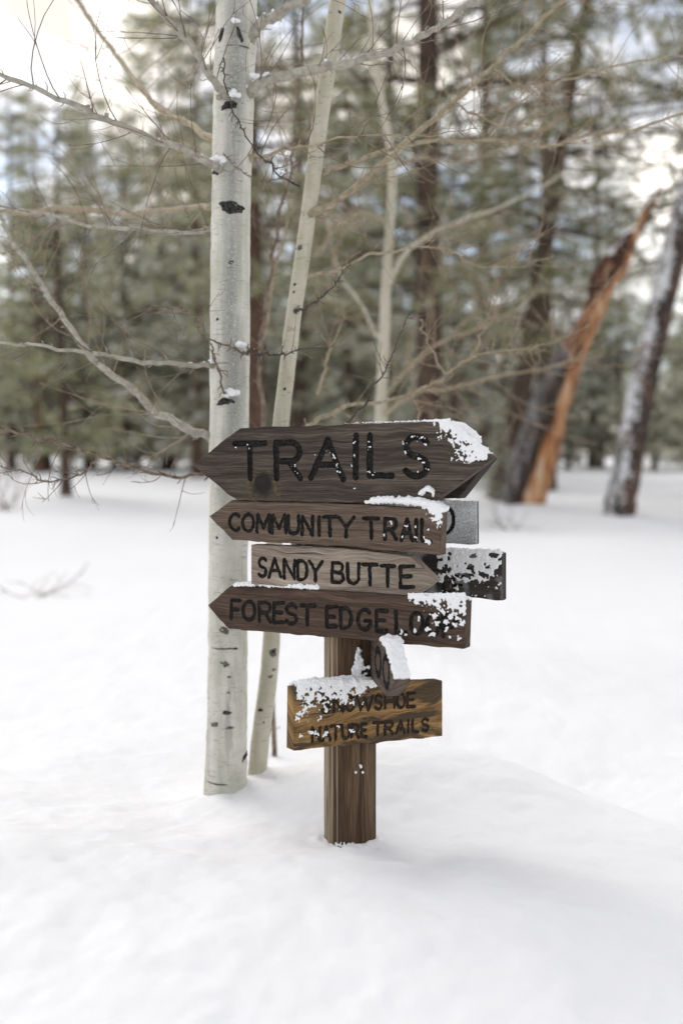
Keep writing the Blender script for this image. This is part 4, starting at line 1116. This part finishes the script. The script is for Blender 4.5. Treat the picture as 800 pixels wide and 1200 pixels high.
# ------------------------------------------------------------------ pines
def pine_parts(seed, H, z0, L, r0, dens=1.0, droop=0.25, needle=0.17, blades=9, snow_frac=0.45, step=0.36, up=0.2):
    rg = rs(seed)
    zs = np.linspace(-0.4, H, 26)
    wob = np.stack([0.12 * fbm(zs * 0.12, zs * 0, seed=seed, oct=2), 0.12 * fbm(zs * 0.12, zs * 0 + 9, seed=seed + 1, oct=2)], -1)
    path = np.column_stack([wob - wob[0], zs])
    rad = r0 * (1 - 0.92 * (np.clip(zs, 0, None) / H) ** 1.15) * (1 + 0.35 * np.exp(-np.clip(zs, 0, None) * 2.2))
    tv, tq, tt = tube(path, rad, 18, rough=0.05, seed=seed)
    limbs = MB(); pos = []; dirs = []
    z = z0
    while z < H - 0.3:
        f = (z - z0) / (H - z0)
        Lz = L * (0.55 + 0.9 * min(f * 4, 1) * (1 - f)) * (1 - f * 0.55)
        for b in range(rg.randint(3, 6)):
            if rg.rand() < 0.10: continue
            az = rg.uniform(0, 2 * math.pi); ln = Lz * rg.uniform(0.55, 1.15)
            k = 7; t = np.linspace(0, 1, k)
            e = up * rg.uniform(0.2, 1.3)
            hor = np.array([math.cos(az), math.sin(az)])
            sweep = rg.normal(0, 0.18)
            px_ = ln * t; side = sweep * ln * t ** 2
            zz = ln * (e * t - droop * rg.uniform(0.7, 1.3) * t ** 2 + 0.10 * t ** 3)
            c0 = np.array([np.interp(z, zs, path[:, 0]), np.interp(z, zs, path[:, 1]), z + rg.uniform(-.15, .15)])
            p = c0 + np.column_stack([hor[0] * px_ - hor[1] * side, hor[1] * px_ + hor[0] * side, zz])
            limbs.tube(p, np.linspace(0.018 + 0.012 * ln, 0.006, k), 5)
            nb = max(3, int(ln * 3.2 * dens))
            for s in range(nb):
                u = rg.uniform(0.22, 1.0); a = np.array([np.interp(u, t, p[:, q]) for q in range(3)])
                fw = np.array([hor[0], hor[1], 0.05]); sd = np.array([-hor[1], hor[0], 0]) * rg.choice([-1, 1])
                d = fw * rg.uniform(0.5, 1.0) + sd * rg.uniform(0.2, 1.0) + np.array([0, 0, rg.uniform(-0.6, 0.65)]); d /= np.linalg.norm(d)
                l2 = rg.uniform(0.25, 0.8) * (1.2 - 0.5 * u)
                for m in range(max(2, int(l2 / 0.13))):
                    pos.append(a + d * (l2 * (m + 1) / max(2, int(l2 / 0.13))) + rg.normal(0, 0.02, 3)); dirs.append(d)
        z += step * rg.uniform(0.7, 1.3)
    pos = np.array(pos); dirs = np.array(dirs); n = len(pos)
    bd = dirs[:, None] * 0.55 + rg.normal(0, 0.62, (n, blades, 3)) + np.array([0, 0, 0.12])
    bd /= np.linalg.norm(bd, axis=2)[..., None]
    ln = needle * rg.uniform(0.7, 1.25, (n, blades, 1))
    tip = pos[:, None] + bd * ln
    perp = np.cross(bd, rg.normal(0, 1, (n, blades, 3))); perp /= np.linalg.norm(perp, axis=2)[..., None]
    w = needle * 0.12
    v = np.stack([pos[:, None] + perp * w * 0.5, pos[:, None] - perp * w * 0.5 + bd * ln * 0.1, tip], 2).reshape(-1, 3)
    ct = np.arange(len(v)).reshape(-1, 3)
    ks = rg.rand(n) < snow_frac
    sp = pos[ks] + np.array([0, 0, 0.025]); ns = len(sp)
    # snow lying on the tufts: low five sided caps, tilted at random
    a = np.arange(5) / 5 * 2 * math.pi
    sz = rg.uniform(0.03, 0.08, (ns, 1, 1)) * (needle / 0.17)
    ring = np.stack([np.cos(a), np.sin(a), np.zeros(5)], -1)[None] * sz * rg.uniform(0.5, 1.3, (ns, 5, 1))
    ring[..., 2] += rg.normal(0, 0.018, (ns, 5))
    ring = ring + dirs[ks][:, None] * rg.uniform(-0.3, 0.7, (ns, 5, 1)) * sz
    apex = np.zeros((ns, 1, 3)); apex[..., 2] = sz[..., 0] * 0.55
    sv = (np.concatenate([ring, apex], 1) + sp[:, None]).reshape(-1, 3)
    b = np.arange(ns)[:, None, None] * 6
    st = (np.array([[i, (i + 1) % 5, 5] for i in range(5)])[None] + b).reshape(-1, 3)
    return (tv, tq, tt), limbs, (v, ct), (sv, st)

class PineKind:
    def __init__(self, name, bark, needle_mat, **kw):
        (tv, tq, tt), limbs, (v, ct), (sv, st) = pine_parts(**kw)
        self.trunk = mesh('trunk', tv, [tq, tt], bark)
        self.trunks = {bark.name: self.trunk}
        self.limbs = mesh('limbs', np.vstack(limbs.v), [np.concatenate(limbs.q), np.concatenate(limbs.t)], M_PBARK)
        self.crown = mesh('crown', v, ct, needle_mat, smooth=False)
        self.snow = mesh('snow', sv, st, M_PSNOW, smooth=False)
        self.tdata = (tv, tq, tt)
    def trunk_for(self, bark):
        if bark.name not in self.trunks: self.trunks[bark.name] = mesh('trunk', *[self.tdata[0], [self.tdata[1], self.tdata[2]]], bark)
        return self.trunks[bark.name]

KINDS = {
 'tall':  PineKind('tall', M_PBARK, M_NEEDLE, seed=401, H=19, z0=2.9, L=3.3, r0=0.25, dens=1.3, needle=0.20, blades=9, snow_frac=0.28, step=0.46),
 'tall2': PineKind('tall2', M_PBARK, M_NEEDLE, seed=402, H=17, z0=3.8, L=3.0, r0=0.23, dens=1.25, needle=0.20, blades=9, snow_frac=0.28, droop=0.4, step=0.52),
 'mid':   PineKind('mid', M_PBARK, M_NEEDLE, seed=403, H=12, z0=1.4, L=2.6, r0=0.15, dens=1.5, needle=0.20, blades=9, snow_frac=0.25, droop=0.35, step=0.36),
 'full':  PineKind('full', M_PBARK, M_NEEDLE_Y, seed=404, H=17, z0=0.7, L=3.2, r0=0.20, dens=1.2, needle=0.30, blades=8, snow_frac=0.62, droop=0.3, step=0.42),
 'full2': PineKind('full2', M_PBARK, M_NEEDLE_Y, seed=405, H=11, z0=0.5, L=2.7, r0=0.14, dens=1.3, needle=0.28, blades=8, snow_frac=0.62, droop=0.42, step=0.38),
}

def pine(kind, x, y, label, group, s=1.0, rz=0.0, lean=(0, 0), bark=None, name='pine_tree', limb=True, sz=None):
    k = KINDS[kind]
    e = bpy.data.objects.new(name, None); C.objects.link(e)
    e.location = (x, y, gz(x, y) - 0.02)
    e.rotation_euler = (lean[0], lean[1], rz)
    e.scale = (s, s, sz or s)
    tag(e, label, 'tree', group)
    obj('trunk', k.trunk_for(bark) if bark else k.trunk, e)
    if limb: tag(obj('limbs', k.limbs, e), kind='stuff')
    obj('crown', k.crown, e)
    tag(obj('snow', k.snow, e), kind='stuff')
    return e

def at_px(px, d): return on_ground(px, d)

# trunks one can tell apart behind the aspens, from left to right
NEAR = [
 ('tall2', 298, 24, 'red barked pine trunk right behind the thick aspen', 1.15, 0.4, (0, 0.0), M_PBARK_RED),
 ('full', 232, 38, 'reddish pine trunk left behind the thick aspen above the sign', 1.1, 2.0, (0, 0.01), M_PBARK_RED),
 ('tall', 503, 21, 'dark brown pine trunk rising behind the gap right of the far aspen', 1.2, 1.1, (0, -0.01), M_PBARK),
 ('tall2', 586, 24, 'dark leaning pine behind the broken orange snag', 1.15, 0.2, (0, 0.17), M_PBARK),
 ('tall2', 640, 30, 'dark pine between the broken snag and the snow plastered leaning trunk', 1.1, 4.0, (0, 0.04), M_PBARK),
 ('tall', 850, 24, 'big dark pine at the right edge whose boughs hang into the picture', 1.2, 5.2, (0, -0.03), M_PBARK),
 ('mid', 78, 24, 'small pine with a thin bare dark stem on the left snowfield', 0.8, 2.4, (0, 0), M_PBARK),
 ('full', 410, 41, 'pine with snowy crown behind the slender aspen', 1.15, 3.0, (0, 0), M_PBARK),
 ('full', 150, 50, 'pine with dark upper crown far left behind the aspen branches', 1.0, 5.5, (0, 0), M_PBARK),
 ('full2', 528, 33, 'bushy pine behind the right point of the TRAILS board', 0.8, 1.3, (0, 0), M_PBARK),
 ('full2', 583, 22.5, 'small olive green pine at the left foot of the broken snag', 0.19, 1.3, (0, 0), M_PBARK),
 ('full', 15, 50, 'tall pine at the left edge reaching up to the bright sky', 1.12, 1.0, (0, 0), M_PBARK),
 ('full', 108, 56, 'tall pine between the left edge and the thick aspen', 1.25, 2.2, (0, 0), M_PBARK),
 ('full', 196, 52, 'tall bushy pine just left of the thick aspen', 1.45, 3.1, (0, 0), M_PBARK),
 ('tall', 350, 47, 'tall pine seen between the slender and the far aspen', 1.5, 4.4, (0, 0), M_PBARK),
 ('tall', 455, 44, 'tall pine straight behind the far aspen', 1.5, 0.7, (0, 0), M_PBARK),
 ('tall', 562, 44, 'tall pine behind the bare twigs right of the far aspen', 1.6, 5.9, (0, 0), M_PBARK),
 ('tall2', 694, 60, 'tall pine far behind the tip of the broken snag', 1.45, 2.7, (0, 0), M_PBARK),
 ('tall2', 48, 46, 'orange stemmed pine far left beyond the thin dark stem', 0.95, 3.6, (0, 0), M_PBARK_RED),
]
for kd, px, d, lb, s, rz, ln, bk in NEAR:
    x, y = at_px(px, d)
    pine(kd, x, y, lb, 'pines behind the sign post', s, rz, ln, bk)

# the wood behind: rows of pines growing to the edge of the snowfield
rg = rs(77)
n_far = 0
for (d0, d1, count, kinds, lab, grp) in (
    (50, 60, 26, ('full2', 'full2', 'full'), 'low snow dusted pine at the far edge of the snowfield', 'young pines along the far edge of the snowfield'),
    (62, 78, 32, ('full', 'full2', 'full'), 'snow dusted pine in the wood beyond the snowfield', 'pines of the wood beyond the snowfield'),
    (85, 125, 26, ('full', 'tall'), 'tall pine at the back of the distant wood', 'tall pines at the back of the distant wood')):
    for i in range(count):
        px = -60 + (i + rg.uniform(0.1, 0.9)) / count * 920
        d = rg.uniform(d0, d1); x, y = at_px(px, d)
        kd = kinds[rg.randint(len(kinds))]
        s = rg.uniform(0.85, 1.25)
        if d0 >= 60 and (px < 200 or px > 540): s *= 0.62 if px < 640 else 0.5
        pine(kd, x, y, lab, grp, s, rg.uniform(0, 6.28), (rg.normal(0, .02), rg.normal(0, .02)), M_PBARK_RED if rg.rand() < 0.35 else None, limb=(d0 < 60))

# ------------------------------------------------------------------ snow plastered leaning trunk on the right
def lean_trunk(name, e, prof, depth, mat, n=40, seed=0, rough=0.06):
    path = np.array([P(x, y, depth + dd) for x, y, w, dd in prof]); rad = np.array([w * (depth + dd) / F / 2 for *_, w, dd in prof])
    pp = catmull(np.column_stack([path, rad]), 14)
    v, q, t = tube(pp[:, :3], pp[:, 3], n, rough=rough, seed=seed)
    return part(name, v, [q, t], mat, e), pp
xl, yl = at_px(722, 17.5)
lt = empty('pine_tree', (xl, yl, gz(xl, yl)), 'leaning dark pine trunk plastered with snow at the right edge', 'tree')
_, ppl = lean_trunk('trunk', lt, [(718, 640, 42.2, 0), (724, 603, 37, 0), (736, 540, 32.6, 0), (751, 460, 30.8, 0.1), (768, 385, 29, 0.2), (786, 310, 28.2, 0.3), (805, 235, 27.3, 0.4), (830, 140, 25.5, 0.5), (862, 20, 23.8, 0.7), (900, -120, 21.1, 0.9), (960, -380, 14.1, 1.2), (1000, -560, 5.3, 1.4)], 17.5, M_PBARK_SNOW, 48, 61, 0.10)
# its crown, far above the frame, shares the tall pine's needles on the upper stem
ct_ = obj('crown', KINDS['tall2'].crown, lt); ct_.rotation_euler = (0, 0.17, 0); ct_.scale = (1, 1, 1); ct_.location = (0.9, 0.2, 4.2)
sn_ = tag(obj('snow', KINDS['tall2'].snow, lt), kind='stuff'); sn_.rotation_euler = (0, 0.17, 0); sn_.location = (0.9, 0.2, 4.2)
lb_ = tag(obj('limbs', KINDS['tall2'].limbs, lt), kind='stuff'); lb_.rotation_euler = (0, 0.17, 0); lb_.location = (0.9, 0.2, 4.2)

# ------------------------------------------------------------------ the broken snag: split orange wood with bark left on one side
SN_D = 19.5
xs_, ys_ = at_px(612, SN_D)
snag = empty('broken_snag', (xs_, ys_, gz(xs_, ys_)), 'leaning broken tree trunk split open to bright orange wood', 'tree trunk')
def snag_shell(name, prof, mat, arc0, arc1, seed, rough):
    """prof: (left px, right px, py). a half round shell between two angles, closed by its chord"""
    ys = np.array([p[2] for p in prof], float); o = np.argsort(-ys)
    pr = catmull(np.array([prof[k] for k in o], float), 10)
    n = 22; a = np.linspace(arc0, arc1, n)
    vv = []
    for i, (l, r, y) in enumerate(pr):
        A = P(l, y, SN_D); B = P(r, y, SN_D); c = (A + B) / 2; w = (B - A)[0] / 2
        ra = 1 + rough * fbm(a * 2.6, np.full(n, i * 0.10), seed=seed, oct=4)
        fl = 0.04 * fbm(a * 7, np.full(n, i * 0.03), seed=seed + 3, oct=3)
        for j in range(n):
            vv.append((c[0] + w * (ra[j] + fl[j]) * math.cos(a[j]), c[1] - max(w, 0.10) * 0.8 * (ra[j] + fl[j]) * math.sin(a[j]), c[2] + 0.10 * fl[j]))
    vv = np.array(vv); m = len(pr)
    i = np.arange(m - 1)[:, None] * n; j = np.arange(n)[None]; k = (j + 1) % n
    q = np.stack([i + j, i + k, i + n + k, i + n + j], -1).reshape(-1, 4)
    vv = np.vstack([vv, vv[-n:].mean(0)])
    t = np.array([((m - 1) * n + x, (m - 1) * n + (x + 1) % n, m * n) for x in range(n)])
    return part(name, vv, [q, t], mat, snag)
def m_snagwood():
    n = NT('split_orange_wood'); v = n.coord('Object', (1, 1, 0.14), (0, -0.40, 0))
    f = n.noise(v, 14, 5, 0.65); g = n.noise(v, 3.2, 3)
    col = n.ramp(n.math('ADD', n.math('MULTIPLY', f, 0.6), n.math('MULTIPLY', g, 0.4)), (0.41, (0.075, 0.035, 0.02)), (0.48, (0.32, 0.13, 0.055)), (0.54, (0.50, 0.25, 0.11)), (0.60, (0.58, 0.44, 0.31)))
    return n.out(col, 0.7, f, 0.7, 0.03)
M_SPLIT = m_snagwood()
snag_shell('split_wood', [(600, 640, 625), (604, 636, 590), (616, 644, 560), (630, 659, 512), (647, 671, 457), (660, 690, 405), (682, 707, 365), (705, 720, 335), (718, 733, 318), (735, 745, 285), (747, 757, 258), (760, 769, 236), (764, 768, 229)], M_SPLIT, 0.0, 2 * math.pi * 21 / 22, 5, 0.17)
snag_shell('bark_slab', [(584, 622, 625), (588, 616, 588), (596, 628, 550), (607, 642, 512), (628, 660, 457), (644, 672, 425), (662, 684, 395), (680, 698, 365)], m_pinebark('snag_bark', (0.025, 0.019, 0.016), (0.065, 0.046, 0.036), (0.14, 0.10, 0.075), 0.25), 0.0, 2 * math.pi * 21 / 22, 15, 0.16)
M_REDHEART = m_pinebark('dark_red_heartwood', (0.03, 0.018, 0.014), (0.09, 0.045, 0.03), (0.22, 0.10, 0.06))
snag_shell('bark_slab', [(684, 700, 372), (688, 706, 350), (695, 722, 325), (706, 732, 305), (716, 741, 290), (724, 744, 280), (734, 743, 272)], M_REDHEART, 0.0, 2 * math.pi * 21 / 22, 25, 0.28)
rg = rs(93)
ln_ = P(765, 232, SN_D) - P(620, 560, SN_D); ln_ /= np.linalg.norm(ln_)
for (x, y, L, w) in ((764, 236, .35, .05), (757, 252, .55, .07), (748, 268, .5, .06), (741, 280, .6, .07), (728, 292, .5, .06), (716, 312, .5, .06), (700, 345, .6, .07), (682, 372, .6, .06), (668, 395, .5, .05)):
    p0 = P(x, y, SN_D - 0.12); d = ln_ + rg.normal(0, .10, 3); q = MB()
    q.tube(np.array([p0 - d * L * .5, p0, p0 + d * L * .5, p0 + d * L]), [w, w * .8, w * .4, w * .06], 6, rough=.3, seed=int(x))
    q.part('splinter', M_SPLIT if rg.rand() < .6 else M_REDHEART, snag)
cc, rr_ = [], []; rg = rs(91)
for (x, y, w) in ((722, 292, 4), (718, 298, 3), (730, 284, 4), (760, 240, 3), (764, 234, 4), (752, 250, 2), (742, 262, 2.5), (733, 276, 2.5)):
    for k in range(6): cc.append(P(x - 3 + rg.normal(0, 2), y - 1 + rg.normal(0, 2), SN_D - 0.1)); rr_.append(w * SN_D / F * rg.uniform(.4, .8))
tag(blob_mesh('snow', np.array(cc), np.array(rr_), 0.03, M_SNOW, snag), kind='stuff')

# ------------------------------------------------------------------ bare twigs poking out of the snow on the left
def brush(px, py, d, w, h, seed, label, n=9, r=0.006, flat=0.5):
    x, y = at_px(px, d); z = gz(x, y)
    e = empty('bare_shrub', (x, y, z), label, 'shrub', 'bare twigs poking out of the snow')
    rg = rs(seed); b = MB()
    for k in range(n):
        d0 = np.array([rg.normal(0, 1), rg.normal(0, .4), rg.uniform(0.15, 1.0) * flat])
        p = twig_path(np.array([x + rg.normal(0, w * .15), y + rg.normal(0, .1), z - 0.03]), d0, rg.uniform(.5, 1) * h, rg, 0.7)
        b.tube(p, np.linspace(r, r * .35, len(p)), 5)
        for _ in range(2):
            j = rg.randint(2, len(p) - 1); p2 = twig_path(p[j], p[j] - p[j - 1] + rg.normal(0, .04, 3), h * rg.uniform(.2, .45), rg, .7)
            b.tube(p2, np.linspace(r * .6, r * .25, len(p2)), 4)
    tag(b.part('twigs', M_TWIG, e), kind='stuff')
brush(28, 655, 9.5, .8, .75, 5, 'low bent twigs poking from the snow at the left edge', 7, .005, .25)
brush(8, 575, 20, 1.2, 1.5, 6, 'small dark bush far left at the edge of the snowfield', 16, .012, .9)
brush(600, 590, 16.5, .8, .9, 7, 'dark twigs at the foot of the broken snag', 10, .008, .8)
